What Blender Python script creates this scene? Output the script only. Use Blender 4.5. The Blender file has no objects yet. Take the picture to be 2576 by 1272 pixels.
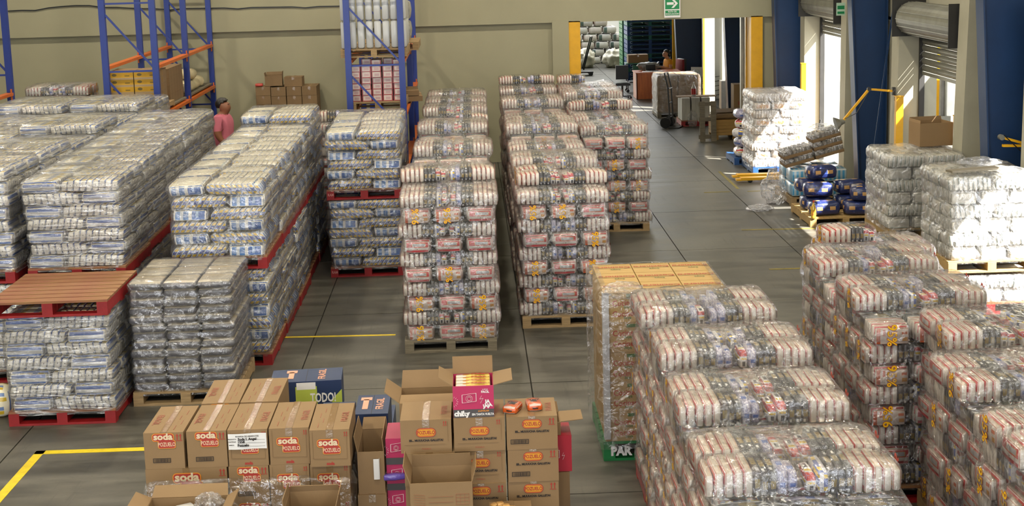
import bpy, bmesh, math, random
from mathutils import Vector, Matrix, Euler, noise
from mathutils.bvhtree import BVHTree

random.seed(7)
S = bpy.context.scene
COL = S.collection
R90 = math.pi / 2

# ------------------------------------------------------------------ camera
F, PX, PY, CAMH = 3500.0, 1288.0, 413.0, 4.45
pitch, roll, yaw = math.atan(553 / F), 0.027, math.atan(102 / 3543)
FW = Vector((math.sin(yaw) * math.cos(pitch), math.cos(yaw) * math.cos(pitch), -math.sin(pitch)))
r0 = Vector((math.cos(yaw), -math.sin(yaw), 0)); u0 = r0.cross(FW)
RT = r0 * math.cos(roll) - u0 * math.sin(roll)
UP = u0 * math.cos(roll) + r0 * math.sin(roll)
CC = Vector((0, 0, CAMH))
cd = bpy.data.cameras.new('camera'); cam = bpy.data.objects.new('camera', cd); COL.objects.link(cam)
m3 = Matrix((RT, UP, -FW)).transposed()
cam.matrix_world = Matrix.Translation(CC) @ m3.to_4x4()
cd.sensor_fit = 'HORIZONTAL'; cd.sensor_width = 36.0; cd.lens = 36.0 * F / 2576
cd.shift_y = -(636 - PY) / 2576; cd.clip_start = .1; cd.clip_end = 300
S.camera = cam

# ------------------------------------------------------------------ world, sun, exposure
S.view_settings.view_transform = 'Standard'; S.view_settings.look = 'None'
S.view_settings.gamma = 1.0; S.view_settings.use_curve_mapping = False
S.view_settings.exposure = 0.1
LAMP_W = 150   # W per high bay lamp
wd = bpy.data.worlds.new('sky'); S.world = wd; wd.use_nodes = True
bg = wd.node_tree.nodes['Background']; bg.inputs[0].default_value = (.93, .96, 1.0, 1); bg.inputs[1].default_value = 4.5
sd = bpy.data.lights.new('sun', 'SUN'); sd.energy = 42; sd.angle = math.radians(.6); sd.color = (1, .96, .9)
sun = bpy.data.objects.new('sun_offscreen', sd); COL.objects.link(sun)
sun.rotation_euler = Vector((-.58, .42, -.70)).to_track_quat('-Z', 'Y').to_euler()
try:
    S.cycles.use_denoising = True; S.cycles.max_bounces = 8; S.cycles.transparent_max_bounces = 28
    S.cycles.sample_clamp_indirect = 6.0; S.cycles.caustics_reflective = False; S.cycles.caustics_refractive = False
except Exception: pass

def ray(x, y): return FW + RT * ((x - PX) / F) - UP * ((y - PY) / F)
def at_z(x, y, z=0.):
    d = ray(x, y); return CC + d * ((z - CAMH) / d.z)
def at_y(x, y, Y):
    d = ray(x, y); return CC + d * (Y / d.y)
def at_x(x, y, X):
    d = ray(x, y); return CC + d * (X / d.x)
def px(p):
    v = Vector(p) - CC; z = v.dot(FW); return (PX + F * v.dot(RT) / z, PY - F * v.dot(UP) / z)

# ------------------------------------------------------------------ materials
MATS = {}
def lin(h):
    h = h.lstrip('#'); c = [int(h[i:i + 2], 16) / 255 for i in (0, 2, 4)]
    return tuple(((v + .055) / 1.055) ** 2.4 if v > .04045 else v / 12.92 for v in c) + (1,)
def col(c): return lin(c) if isinstance(c, str) else (tuple(c) + (1,))[:4]
class NT:
    def __init__(s, name):
        s.m = bpy.data.materials.new(name); s.m.use_nodes = True; s.t = s.m.node_tree; s.t.nodes.clear()
        s.out = s.n('ShaderNodeOutputMaterial')
    def n(s, ty, **k):
        x = s.t.nodes.new(ty)
        for a, b in k.items(): setattr(x, a, b)
        return x
    def l(s, a, b): s.t.links.new(a, b)
    def math(s, op, a, b=None, c=None):
        x = s.n('ShaderNodeMath', operation=op)
        for i, v in enumerate((a, b, c)):
            if v is None: continue
            if isinstance(v, (int, float)): x.inputs[i].default_value = v
            else: s.l(v, x.inputs[i])
        return x.outputs[0]
    def mix(s, f, a, b):
        x = s.n('ShaderNodeMix', data_type='RGBA')
        for i, v in ((0, f), (6, a), (7, b)):
            if isinstance(v, (int, float)): x.inputs[i].default_value = v
            elif isinstance(v, tuple): x.inputs[i].default_value = v
            else: s.l(v, x.inputs[i])
        return x.outputs[2]
    def noise(s, scale, detail=4, rough=.6, vec=None, coord='Object', sc=None):
        t = s.n('ShaderNodeTexCoord'); x = s.n('ShaderNodeTexNoise'); x.inputs['Scale'].default_value = scale
        x.inputs['Detail'].default_value = detail; x.inputs['Roughness'].default_value = rough
        v = t.outputs[coord]
        if sc:
            mp = s.n('ShaderNodeMapping'); mp.inputs['Scale'].default_value = sc; s.l(v, mp.inputs[0]); v = mp.outputs[0]
        s.l(v, x.inputs['Vector']); return x.outputs[0]
    def ramp(s, v, a, b, c0=0., c1=1.):
        x = s.n('ShaderNodeMapRange'); x.inputs[1].default_value = a; x.inputs[2].default_value = b
        x.inputs[3].default_value = c0; x.inputs[4].default_value = c1; s.l(v, x.inputs[0]); return x.outputs[0]
    def bump(s, h, st, dist=.01):
        x = s.n('ShaderNodeBump'); x.inputs['Strength'].default_value = st; x.inputs['Distance'].default_value = dist
        s.l(h, x.inputs['Height']); return x.outputs[0]
    def bsdf(s, base, rough=.5, metal=0., coat=0., coatr=.1, normal=None, emit=None, spec=.5):
        b = s.n('ShaderNodeBsdfPrincipled')
        for i, v in (('Base Color', base), ('Roughness', rough)):
            if isinstance(v, (int, float, tuple)): b.inputs[i].default_value = v
            else: s.l(v, b.inputs[i])
        b.inputs['Metallic'].default_value = metal; b.inputs['Specular IOR Level'].default_value = spec
        b.inputs['Coat Weight'].default_value = coat; b.inputs['Coat Roughness'].default_value = coatr
        if normal is not None: s.l(normal, b.inputs['Normal']); s.l(normal, b.inputs['Coat Normal'])
        if emit: b.inputs['Emission Color'].default_value = emit[0]; b.inputs['Emission Strength'].default_value = emit[1]
        s.l(b.outputs[0], s.out.inputs[0]); return b

def mat(name, c, rough=.5, metal=0., coat=0., var=.15, vscale=6., bump=0., bscale=40., sc=None, c2=None, coatr=.1):
    if name in MATS: return MATS[name]
    t = NT(name); nz = t.noise(vscale, sc=sc)
    base = t.mix(t.ramp(nz, .3, .7), col(c2) if c2 else tuple(v * (1 - var) for v in col(c)[:3]) + (1,), col(c))
    nm = t.bump(t.noise(bscale, 3, sc=sc), bump) if bump else None
    t.bsdf(base, rough, metal, coat, coatr, nm); MATS[name] = t.m; return t.m

def print_mat(name, base, shapes, rough=.35, coat=.5, bump=.5, bscale=22., coatr=.2, var=.12):
    """plastic or card printed with flat shapes laid out in the face's own UV"""
    if name in MATS: return MATS[name]
    t = NT(name); uv = t.n('ShaderNodeUVMap'); sp = t.n('ShaderNodeSeparateXYZ'); t.l(uv.outputs[0], sp.inputs[0])
    U, V = sp.outputs[0], sp.outputs[1]
    nz = t.noise(9., 3)
    c = t.mix(t.ramp(nz, .3, .7), tuple(v * (1 - var) for v in col(base)[:3]) + (1,), col(base))
    for s in shapes:
        if s[0] == 'r':
            _, a, b, d, e, cc = s
            f = t.math('MULTIPLY', t.math('COMPARE', U, (a + b) / 2, (b - a) / 2), t.math('COMPARE', V, (d + e) / 2, (e - d) / 2))
        elif s[0] == 'd':     # band slanted in u
            _, a, b, sl, cc = s
            f = t.math('COMPARE', t.math('ADD', U, t.math('MULTIPLY', V, sl)), (a + b) / 2, (b - a) / 2)
        elif s[0] == 'n':     # ragged patches of print
            _, scl, th, cc = s
            f = t.math('GREATER_THAN', t.noise(scl, 2, coord='UV'), th)
        elif s[0] == 'w':     # repeated stripes along u: n stripes, duty
            _, n, duty, d, e, cc = s
            f = t.math('MULTIPLY', t.math('LESS_THAN', t.math('FRACT', t.math('MULTIPLY', U, n)), duty), t.math('COMPARE', V, (d + e) / 2, (e - d) / 2))
        else:
            _, a, b, ru, rv, cc = s
            q = t.math('ADD', t.math('POWER', t.math('DIVIDE', t.math('SUBTRACT', U, a), ru), 2), t.math('POWER', t.math('DIVIDE', t.math('SUBTRACT', V, b), rv), 2))
            f = t.math('LESS_THAN', q, 1.)
        c = t.mix(f, c, col(cc))
    oi = t.n('ShaderNodeObjectInfo')
    hsv = t.n('ShaderNodeHueSaturation'); t.l(c, hsv.inputs['Color']); t.l(t.ramp(oi.outputs['Random'], 0, 1, .88, 1.08), hsv.inputs['Value'])
    nm = t.bump(t.noise(bscale, 3, .55), bump, .006) if bump else None
    t.bsdf(hsv.outputs[0], rough, 0, coat, coatr, nm); MATS[name] = t.m; return t.m

def film_mat(name, haze=.08, tint=(1., 1., 1.), sc=(1, 1, 1), scale=9., refl=.75, rough=.1, crease=.3, gl=.09, amp=.035):
    """thin clear plastic: mostly transparent, glossy where it faces away, slightly milky, with a whitish sheen painted along its creases"""
    if name in MATS: return MATS[name]
    t = NT(name); tc = t.n('ShaderNodeTexCoord'); mp = t.n('ShaderNodeMapping'); mp.inputs['Scale'].default_value = sc; t.l(tc.outputs['Object'], mp.inputs[0])
    n1 = t.n('ShaderNodeTexNoise'); n1.inputs['Scale'].default_value = scale; n1.inputs['Detail'].default_value = 4; n1.inputs['Distortion'].default_value = .6; t.l(mp.outputs[0], n1.inputs['Vector'])
    vv = t.n('ShaderNodeVectorMath', operation='MULTIPLY_ADD'); vv.inputs[1].default_value = (.16,) * 3; t.l(n1.outputs[1], vv.inputs[0]); t.l(mp.outputs[0], vv.inputs[2])
    vo = t.n('ShaderNodeTexVoronoi', feature='DISTANCE_TO_EDGE'); vo.inputs['Scale'].default_value = scale * 1.3; t.l(vv.outputs[0], vo.inputs['Vector'])
    vd = t.ramp(vo.outputs['Distance'], 0., .35)
    hgt = t.math('ADD', t.math('MULTIPLY', n1.outputs[0], .9), t.math('MULTIPLY', vd, .45))
    n2 = t.n('ShaderNodeTexNoise'); n2.inputs['Scale'].default_value = scale * 5.5; n2.inputs['Detail'].default_value = 2; t.l(vv.outputs[0], n2.inputs['Vector'])
    hgt = t.math('ADD', hgt, t.math('MULTIPLY', n2.outputs[0], .16))
    nm = t.bump(hgt, 1., amp)
    lw = t.n('ShaderNodeLayerWeight'); lw.inputs[0].default_value = .25; t.l(nm, lw.inputs['Normal'])
    g = t.n('ShaderNodeBsdfGlossy'); g.inputs['Roughness'].default_value = rough; g.inputs['Color'].default_value = (.97, .97, 1, 1); t.l(nm, g.inputs['Normal'])
    tr = t.n('ShaderNodeBsdfTransparent'); tr.inputs[0].default_value = tint + (1,)
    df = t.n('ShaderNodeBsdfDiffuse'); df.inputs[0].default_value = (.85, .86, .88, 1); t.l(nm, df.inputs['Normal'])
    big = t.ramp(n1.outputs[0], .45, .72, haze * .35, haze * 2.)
    cl = t.math('MULTIPLY', t.math('SUBTRACT', 1., t.ramp(vo.outputs['Distance'], .0, .07)), crease)  # white crease lines: streaky sheen put into the film's colour
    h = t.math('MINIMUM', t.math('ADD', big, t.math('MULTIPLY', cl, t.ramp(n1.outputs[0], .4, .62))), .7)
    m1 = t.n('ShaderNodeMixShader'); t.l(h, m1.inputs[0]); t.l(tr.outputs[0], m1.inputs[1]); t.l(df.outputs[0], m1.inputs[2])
    f = t.math('MINIMUM', t.math('ADD', t.math('MULTIPLY', lw.outputs['Fresnel'], refl), gl), .6)
    m2 = t.n('ShaderNodeMixShader'); t.l(f, m2.inputs[0]); t.l(m1.outputs[0], m2.inputs[1]); t.l(g.outputs[0], m2.inputs[2])
    t.l(m2.outputs[0], t.out.inputs[0]); MATS[name] = t.m; return t.m

M_WALL = mat('wall_paint', '#9c987f', .75, var=.1, vscale=.7, bump=.08, bscale=60)
M_WALL2 = mat('pilaster_paint', '#a5a291', .7, var=.12, vscale=2.5, bump=.08)
M_YEL = mat('yellow_paint', '#e0a80c', .45, var=.15, vscale=5)
M_TAPE = mat('floor_tape', '#e8cd1c', .5, var=.25, vscale=14)
M_LINE = mat('worn_floor_line', '#8f7f2c', .6, var=.5, vscale=9)
M_BLUE = mat('column_blue', '#10325c', .42, var=.18, vscale=3)
M_BLUE2 = M_BLUE
M_RACK = mat('rack_blue', '#1d3688', .42, var=.12)
M_ORG = mat('rack_orange', '#c8641f', .45, var=.2)
M_STEEL = mat('galvanised_steel', '#8d8d84', .42, metal=.55, var=.3, vscale=4)
M_DARK = mat('dark_metal', '#2b2a28', .5, var=.3)
M_BLACK = mat('black_plastic', '#15161a', .4, var=.2)
M_WOOD = mat('pallet_wood', '#a98e66', .75, var=.4, vscale=5, sc=(1, 8, 8), bump=.3, bscale=30)
M_WOODG = mat('weathered_wood', '#837a68', .8, var=.45, vscale=5, sc=(1, 8, 8), bump=.3, bscale=30)
M_WOODY = mat('fresh_wood', '#ab8d58', .7, var=.3, vscale=4, sc=(8, 1, 1), bump=.2)
M_RED = mat('red_painted_wood', '#97161a', .55, var=.35, vscale=7, bump=.15)
M_REDTOP = mat('red_painted_board', '#83453a', .65, vscale=4, sc=(.8, 5, 5), c2='#917043', bump=.25)
M_GRN = mat('green_painted_wood', '#17793f', .5, var=.3)
M_BLP = mat('blue_painted_wood', '#1c4a86', .55, var=.4, vscale=7)
M_CARD = mat('cardboard', '#8d7250', .75, var=.1, vscale=3, bump=.06, bscale=80)
M_CARDD = mat('dark_cardboard', '#7d6344', .8, var=.2, vscale=4)
M_CARDK = mat('old_brown_card', '#836a4b', .8, var=.2, vscale=4)
M_WHITE = mat('white_paper', '#e6e6e6', .6, var=.05)
M_INK = mat('black_ink', '#1f1a18', .6, var=.05)
M_REDINK = mat('red_ink', '#a8362a', .6, var=.1)
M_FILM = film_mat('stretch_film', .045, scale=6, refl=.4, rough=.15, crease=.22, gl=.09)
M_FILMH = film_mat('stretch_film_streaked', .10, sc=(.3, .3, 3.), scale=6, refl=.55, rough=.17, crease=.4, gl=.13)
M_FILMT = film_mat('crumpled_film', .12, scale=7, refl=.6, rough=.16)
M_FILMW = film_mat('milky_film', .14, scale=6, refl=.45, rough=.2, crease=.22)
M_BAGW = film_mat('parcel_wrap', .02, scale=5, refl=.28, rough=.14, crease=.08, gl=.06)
def tape_mat():
    t = NT('packing_tape'); g = t.n('ShaderNodeBsdfGlossy'); g.inputs['Roughness'].default_value = .12
    nm = t.bump(t.noise(30, 3), .5, .01); t.l(nm, g.inputs['Normal'])
    d = t.n('ShaderNodeBsdfDiffuse'); d.inputs[0].default_value = col('#8f7350')
    m = t.n('ShaderNodeMixShader'); m.inputs[0].default_value = .3; t.l(d.outputs[0], m.inputs[1]); t.l(g.outputs[0], m.inputs[2]); t.l(m.outputs[0], t.out.inputs[0]); return t.m
M_PTAPE = tape_mat()
def floor_mat():
    t = NT('polished_concrete')
    a = t.noise(.55, 6, .65, coord='Generated', sc=None)
    tc = t.n('ShaderNodeNewGeometry')
    def wn(scale, det, sc=(1, 1, 1)):
        mp = t.n('ShaderNodeMapping'); mp.inputs['Scale'].default_value = sc; t.l(tc.outputs['Position'], mp.inputs[0])
        x = t.n('ShaderNodeTexNoise'); x.inputs['Scale'].default_value = scale; x.inputs['Detail'].default_value = det; x.inputs['Roughness'].default_value = .65
        t.l(mp.outputs[0], x.inputs['Vector']); return x.outputs[0]
    big = wn(.35, 5); mid = wn(1.6, 6, (.5, 2.2, 1)); fine = wn(14, 4)
    c = t.mix(t.ramp(big, .35, .65), col('#3a3832'), col('#54524a'))
    c = t.mix(t.ramp(mid, .42, .72), c, col('#6a675e'))
    c = t.mix(t.ramp(fine, .55, .75, 0, .35), c, col('#302d26'))
    c = t.mix(t.ramp(wn(2.2, 5, (6, .35, 1)), .58, .75, 0, .45), c, col('#262420'))
    rg = t.ramp(mid, .3, .7, .34, .5)
    t.bsdf(c, rg, 0, 0, .1, t.bump(fine, .06)); return t.m
M_FLOOR = floor_mat()
M_JOINT = mat('joint_filler', '#2b2822', .9, var=.3)

# ------------------------------------------------------------------ mesh helpers
class MB:
    """collects shapes for ONE mesh object"""
    def __init__(s): s.v, s.f, s.m, s.uv = [], [], [], []
    def quad(s, pts, mi=0, uv=((0, 0), (1, 0), (1, 1), (0, 1))):
        k = len(s.v); s.v += [tuple(p) for p in pts]; s.f.append(tuple(range(k, k + len(pts)))); s.m.append(mi); s.uv.append(list(uv)[:len(pts)] if len(pts) <= 4 else [(0, 0)] * len(pts)); return s
    def box(s, c, d, mi=0, M=None, ax=None):
        cx, cy, cz = c; x, y, z = d[0] / 2, d[1] / 2, d[2] / 2
        P = [Vector((cx + i * x, cy + j * y, cz + k * z)) for k in (-1, 1) for j in (-1, 1) for i in (-1, 1)]
        if M is not None: P = [M @ p for p in P]
        for f, a in (((0, 1, 5, 4), 1), ((3, 2, 6, 7), 1), ((2, 0, 4, 6), 0), ((1, 3, 7, 5), 0), ((4, 5, 7, 6), 2), ((2, 3, 1, 0), 2)):
            s.quad([P[i] for i in f], ax[a] if ax else mi)
        return s
    def bar(s, a, b, w, h, mi=0, up=(0, 0, 1)):
        a, b = Vector(a), Vector(b); d = b - a; L = d.length; z = d.normalized(); u = Vector(up)
        if abs(z.dot(u)) > .99: u = Vector((0, 1, 0))
        x = u.cross(z).normalized(); y = z.cross(x)
        M = Matrix((x, y, z)).transposed().to_4x4(); M.translation = (a + b) / 2
        return s.box((0, 0, 0), (w, h, L), mi, M)
    def cyl(s, a, b, r, r2=None, n=12, mi=0, caps=True):
        a, b = Vector(a), Vector(b); r2 = r if r2 is None else r2; z = (b - a).normalized()
        u = Vector((0, 0, 1)) if abs(z.z) < .9 else Vector((1, 0, 0)); x = u.cross(z).normalized(); y = z.cross(x)
        k = len(s.v)
        for q, rr in ((a, r), (b, r2)):
            for i in range(n):
                t = 2 * math.pi * i / n; s.v.append(tuple(q + (x * math.cos(t) + y * math.sin(t)) * rr))
        for i in range(n):
            j = (i + 1) % n; s.f.append((k + i, k + j, k + n + j, k + n + i)); s.m.append(mi); s.uv.append([(i / n, 0), ((i + 1) / n, 0), ((i + 1) / n, 1), (i / n, 1)])
        if caps:
            s.f.append(tuple(range(k + n - 1, k - 1, -1))); s.m.append(mi); s.uv.append([(0, 0)] * n)
            s.f.append(tuple(range(k + n, k + 2 * n))); s.m.append(mi); s.uv.append([(0, 0)] * n)
        return s
    def tube(s, pts, r, n=6, mi=0):
        for a, b in zip(pts, pts[1:]): s.cyl(a, b, r, n=n, mi=mi)
        return s
    def add(s, o, M=None, mo=0):
        k = len(s.v); s.v += [tuple(M @ Vector(p)) for p in o.v] if M is not None else o.v
        s.f += [tuple(i + k for i in f) for f in o.f]; s.m += [i + mo for i in o.m]; s.uv += o.uv; return s
    def mesh(s, name, mats, smooth=False):
        me = bpy.data.meshes.new(name); me.from_pydata(s.v, [], s.f)
        for m in mats: me.materials.append(m)
        me.polygons.foreach_set('material_index', s.m)
        if smooth: me.polygons.foreach_set('use_smooth', [True] * len(s.f))
        l = me.uv_layers.new(name='UVMap'); l.data.foreach_set('uv', [c for f in s.uv for p in f for c in p])
        me.update(); return me
    def build(s, name, mats, parent=None, loc=(0, 0, 0), rz=0., smooth=False):
        if not isinstance(mats, (list, tuple)): mats = [mats]
        return link(name, s.mesh(name, mats, smooth), parent, loc, rz)

def link(name, data, parent=None, loc=(0, 0, 0), rz=0., M=None):
    o = bpy.data.objects.new(name, data); COL.objects.link(o)
    if parent is not None: o.parent = parent
    if M is not None: o.matrix_basis = M
    else: o.location = loc; o.rotation_euler = (0, 0, rz)
    return o
def tag(o, label=None, cat=None, group=None, kind=None):
    if label: o['label'] = label
    if cat: o['category'] = cat
    if group: o['group'] = group
    if kind: o['kind'] = kind
    return o
def empty(name, label, cat, loc=(0, 0, 0), rz=0., group=None):
    o = link(name, None, None, loc, rz); o.empty_display_size = .1; return tag(o, label, cat, group)
def struct(mb, name, mats, parent=None, smooth=False, loc=(0, 0, 0)):
    o = mb.build(name, mats, parent, smooth=smooth, loc=loc)
    if parent is None: o['kind'] = 'structure'
    return o

def pillow(sx, sy, sz, r, seg=(3, 4, 4), bulge=(0, 0, 0), ax=(0, 1, 2), z0=True):
    """rounded soft block; base at z=0 ; material index by facing axis; UV 0..1 on every face"""
    h = (sx / 2, sy / 2, sz / 2); mb = MB()
    def ticks(a, n):
        rr = min(r, a * .95); e = [-a, -a + rr * .35]
        inner = max(n - 4, 0); lo, hi = -a + rr, a - rr
        if n >= 5: e += [lo] + [lo + (hi - lo) * (i + 1) / (n - 4) for i in range(n - 5)] + [hi]
        elif n == 4: e += [0.]
        return e + [a - rr * .35, a]
    T = [ticks(h[i], seg[i]) for i in range(3)]
    def P(p):
        p = list(p); q = [max(-h[i] + min(r, h[i]), min(h[i] - min(r, h[i]), p[i])) for i in range(3)]
        d = Vector([p[i] - q[i] for i in range(3)])
        if d.length > 1e-9: d = d.normalized() * min(r, min(h)) if False else d.normalized() * r
        o = Vector(q)
        res = Vector([o[i] + (d[i] if abs(p[i] - q[i]) > 1e-9 else 0) for i in range(3)])
        for i in range(3):
            if bulge[i] and abs(abs(p[i]) - h[i]) < 1e-6:
                j, k = (i + 1) % 3, (i + 2) % 3
                res[i] += math.copysign(bulge[i] * (1 - (p[j] / h[j]) ** 2) * (1 - (p[k] / h[k]) ** 2), p[i])
        if z0: res.z += h[2]
        return res
    for a in range(3):
        b, c = [(1, 2), (0, 2), (0, 1)][a]
        for sgn in (-1, 1):
            for i in range(len(T[b]) - 1):
                for j in range(len(T[c]) - 1):
                    pts, uvs = [], []
                    for (ii, jj) in ((i, j), (i + 1, j), (i + 1, j + 1), (i, j + 1)):
                        p = [0, 0, 0]; p[a] = sgn * h[a]; p[b] = T[b][ii]; p[c] = T[c][jj]
                        pts.append(P(p)); u = (T[b][ii] / h[b] + 1) / 2; v = (T[c][jj] / h[c] + 1) / 2
                        if (a == 0 and sgn < 0) or (a == 1 and sgn > 0): u = 1 - u
                        uvs.append((u, v))
                    fl = (sgn > 0) if a != 1 else (sgn < 0)
                    if not fl: pts.reverse(); uvs.reverse()
                    mb.quad(pts, ax[a], uvs)
    # weld
    key, idx, nv = {}, [], []
    for v in mb.v:
        k = (round(v[0], 5), round(v[1], 5), round(v[2], 5))
        if k not in key: key[k] = len(nv); nv.append(v)
        idx.append(key[k])
    mb.v = nv; mb.f = [tuple(idx[i] for i in f) for f in mb.f]
    return mb

TXT = {}
def text_mesh(body, size, m, bold=0., key=''):
    k = (body, size, m.name, bold)
    if k in TXT: return TXT[k]
    cu = bpy.data.curves.new('print', 'FONT'); cu.body = body; cu.size = size; cu.align_x = 'CENTER'; cu.align_y = 'CENTER'; cu.offset = bold; cu.resolution_u = 2
    o = bpy.data.objects.new('print', cu); COL.objects.link(o)
    dg = bpy.context.evaluated_depsgraph_get(); dg.update()
    me = bpy.data.meshes.new_from_object(o.evaluated_get(dg)); me.materials.clear(); me.materials.append(m); me.name = 'print'
    bpy.data.objects.remove(o); bpy.data.curves.remove(cu); TXT[k] = me; return me
FRONT = Matrix.Rotation(R90, 4, 'X')           # XY text plane -> faces -Y
SIDE = Matrix.Rotation(R90, 4, 'Z') @ FRONT    # faces +X
SIDEL = Matrix.Rotation(-R90, 4, 'Z') @ FRONT  # faces -X
def text(parent, body, size, m, pos, face='front', rot=0., bold=0., name='printed_lettering', sx=1.):
    B = {'front': FRONT, 'right': SIDE, 'left': SIDEL, 'top': Matrix.Identity(4)}[face]
    M = Matrix.Translation(pos) @ B @ Matrix.Rotation(rot, 4, 'Z') @ Matrix.Diagonal((sx, 1, 1, 1))
    return link(name, text_mesh(body, size, m, bold), parent, M=M)

ORD = ['first', 'second', 'third', 'fourth', 'fifth', 'sixth', 'seventh', 'eighth', 'ninth', 'tenth', 'eleventh', 'twelfth', 'thirteenth', 'fourteenth', 'fifteenth', 'sixteenth', 'seventeenth', 'eighteenth', 'nineteenth', 'twentieth']

# ------------------------------------------------------------------ floor
WY = 28.5          # back wall
XI, XD = 6.6, 6.95  # face of the pilasters, plane of the dock doors
fl = struct(MB().box((-3.3, 27, -.11), (21, 70, .18)), 'floor', M_JOINT)
XJ = [-13.8, -11.6, -9.2, -6.8, -4.3, -1.9, .53, 2.95, 4.6, 7.15]
YJ = [-8, -4, 0, 4, 7.85, 10.8, 13.75, 16.7, 19.68, 22.55, 25.45, 28.4, 31.4, 34.4, 37.4, 40.4, 43.4, 46.4, 50, 54, 58, 62]
slabc = {}
for i in range(len(XJ) - 1):
    for j in range(len(YJ) - 1):
        w, d = XJ[i + 1] - XJ[i] - .014, YJ[j + 1] - YJ[j] - .014
        k = (round(w, 3), round(d, 3))
        if k not in slabc: slabc[k] = MB().box((0, 0, -.01), (w, d, .02)).mesh('slab', [M_FLOOR])
        link('slab', slabc[k], fl, ((XJ[i] + XJ[i + 1]) / 2, (YJ[j] + YJ[j + 1]) / 2, 0))

def flat_strip(name, pts, w, m, label, cat='floor marking', group=None, z=.003):
    """thin tape laid on the floor along a polyline"""
    mb = MB()
    for a, b in zip(pts, pts[1:]):
        a, b = Vector((a[0], a[1], 0)), Vector((b[0], b[1], 0)); d = (b - a).normalized(); n = Vector((-d.y, d.x, 0)) * w / 2; e = d * w / 2
        mb.box((0, 0, 0), ((b - a).length + w, w, z), 0, Matrix.Translation(((a + b) / 2) + Vector((0, 0, z / 2))) @ Matrix.Rotation(math.atan2(d.y, d.x), 4, 'Z'))
    return tag(mb.build(name, m), label, cat, group)
c0 = at_z(100, 1138); c1 = at_z(420, 1127); c2 = at_z(-60, 1318)
flat_strip('floor_tape', [(c1.x, c1.y), (c0.x, c0.y), (c2.x, c2.y)], .085, M_TAPE, 'bright yellow floor tape turning a corner beside the soda cracker cartons')
def fl_line(a, b, lab, w=.055, m=M_LINE):
    a, b = at_z(*a), at_z(*b); flat_strip('floor_line', [(a.x, a.y), (b.x, b.y)], w, m, lab)
fl_line((722, 848), (990, 842), 'thin yellow painted line across the floor in front of the double sugar stack', .045, M_TAPE)
fl_line((1810, 432), (1856, 474), 'worn yellow line running along the aisle beside the pallet jack')
fl_line((1775, 484), (1832, 482), 'short worn yellow dash across the aisle near the pallet jack')
fl_line((1884, 481), (1960, 478), 'worn yellow line under the pallet jack toward the loading door')
fl_line((1870, 578), (2070, 574), 'worn yellow line across the floor before the blue multipack pallet')
fl_line((1940, 677), (2040, 674), 'faint yellow line across the floor near the parcel row by the doors')

# ------------------------------------------------------------------ back wall with opening
hz = 2.87; jl = at_y(1460, 150, WY).x; jr = at_y(1887, 150, WY).x; jlo = at_y(1430, 150, WY).x; jro = at_y(1916, 150, WY).x
wb = MB()
wb.box(((-14 + jlo) / 2, WY + .15, 1.45), (jlo + 14, .3, 2.9))
wb.box((-3.5, WY + .1, 5.9), (21.2, .4, 6.1))                       # thicker upper beam, its lower edge is the ledge
wb.box(((jro + 7.2) / 2, WY + .15, 1.45), (7.2 - jro, .3, 2.9))
wall_b = struct(wb, 'wall_back', M_WALL)
struct(MB().box(((jlo + 14) / 2 - 14, WY - .012, 3.36), (jlo + 14, .03, .012)), 'trim_1', M_DARK)   # panel joint with cable
struct(MB().box((jlo - .16, WY - .06, 1.45), (.34, .12, 2.9)), 'trim_2', M_WALL)
struct(MB().box(((jl + jlo) / 2, WY + .12, hz / 2), (jl - jlo, .44, hz)), 'trim_3', M_YEL)
struct(MB().box(((jr + jro) / 2, WY + .12, hz / 2), (jro - jr, .44, hz)), 'trim_4', M_YEL)
cb = MB(); pts = []
for i in range(26):
    x = 20 + i * 34; p = at_y(x, 29 - 12 * math.exp(-((x - 200) / 110) ** 2) - x * .016 + (3 if i % 5 == 2 else 0), WY - .12); pts.append(p)
tag(cb.tube(pts, .012, 5).build('wall_cable', M_BLACK), 'thin dark cable strung along the back wall above the racks', 'cable')
# evacuation sign
sg = at_y(1691, 18, WY - .13); sr = empty('evacuation_sign', 'white and green evacuation arrow sign above the wide doorway', 'sign', sg)
MB().box((0, 0, 0), (.33, .012, .42)).build('board', M_WHITE, sr)
M_SGN = mat('sign_green', '#12824c', .5, var=.05)
MB().box((0, -.009, .075), (.29, .006, .23)).build('green_panel', M_SGN, sr)
MB().box((0, -.009, -.115), (.29, .006, .1)).build('lower_panel', M_SGN, sr)
ar = MB(); ar.quad([(-.11, -.014, .10), (-.11, -.014, .05), (.03, -.014, .05), (.03, -.014, .10)])
ar.quad([(.03, -.014, .165), (-.02, -.014, .165), (.06, -.014, .075), (.115, -.014, .075)]); ar.quad([(.06, -.014, .075), (-.02, -.014, -.015), (.03, -.014, -.015), (.115, -.014, .075)])
ar.build('arrow', M_WHITE, sr)
text(sr, 'RUTA DE', .042, M_WHITE, (0, -.0135, -.092), bold=.001); text(sr, 'EVACUACION', .042, M_WHITE, (0, -.0135, -.138), bold=.001)

# ------------------------------------------------------------------ rest of the shell
struct(MB().box((-13.9, 25, 4.4), (.3, 74, 9)), 'wall_left', M_WALL)
struct(MB().box((-3.3, 17, 8.75), (21.6, 58, .2)), 'ceiling', mat('roof_sheet', '#9d9d96', .7, var=.15))
struct(MB().box((-3.3, 61.5, 4.4), (21.6, .3, 9)), 'wall_far', mat('far_white_wall', '#e4e4de', .8, var=.05))

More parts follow.
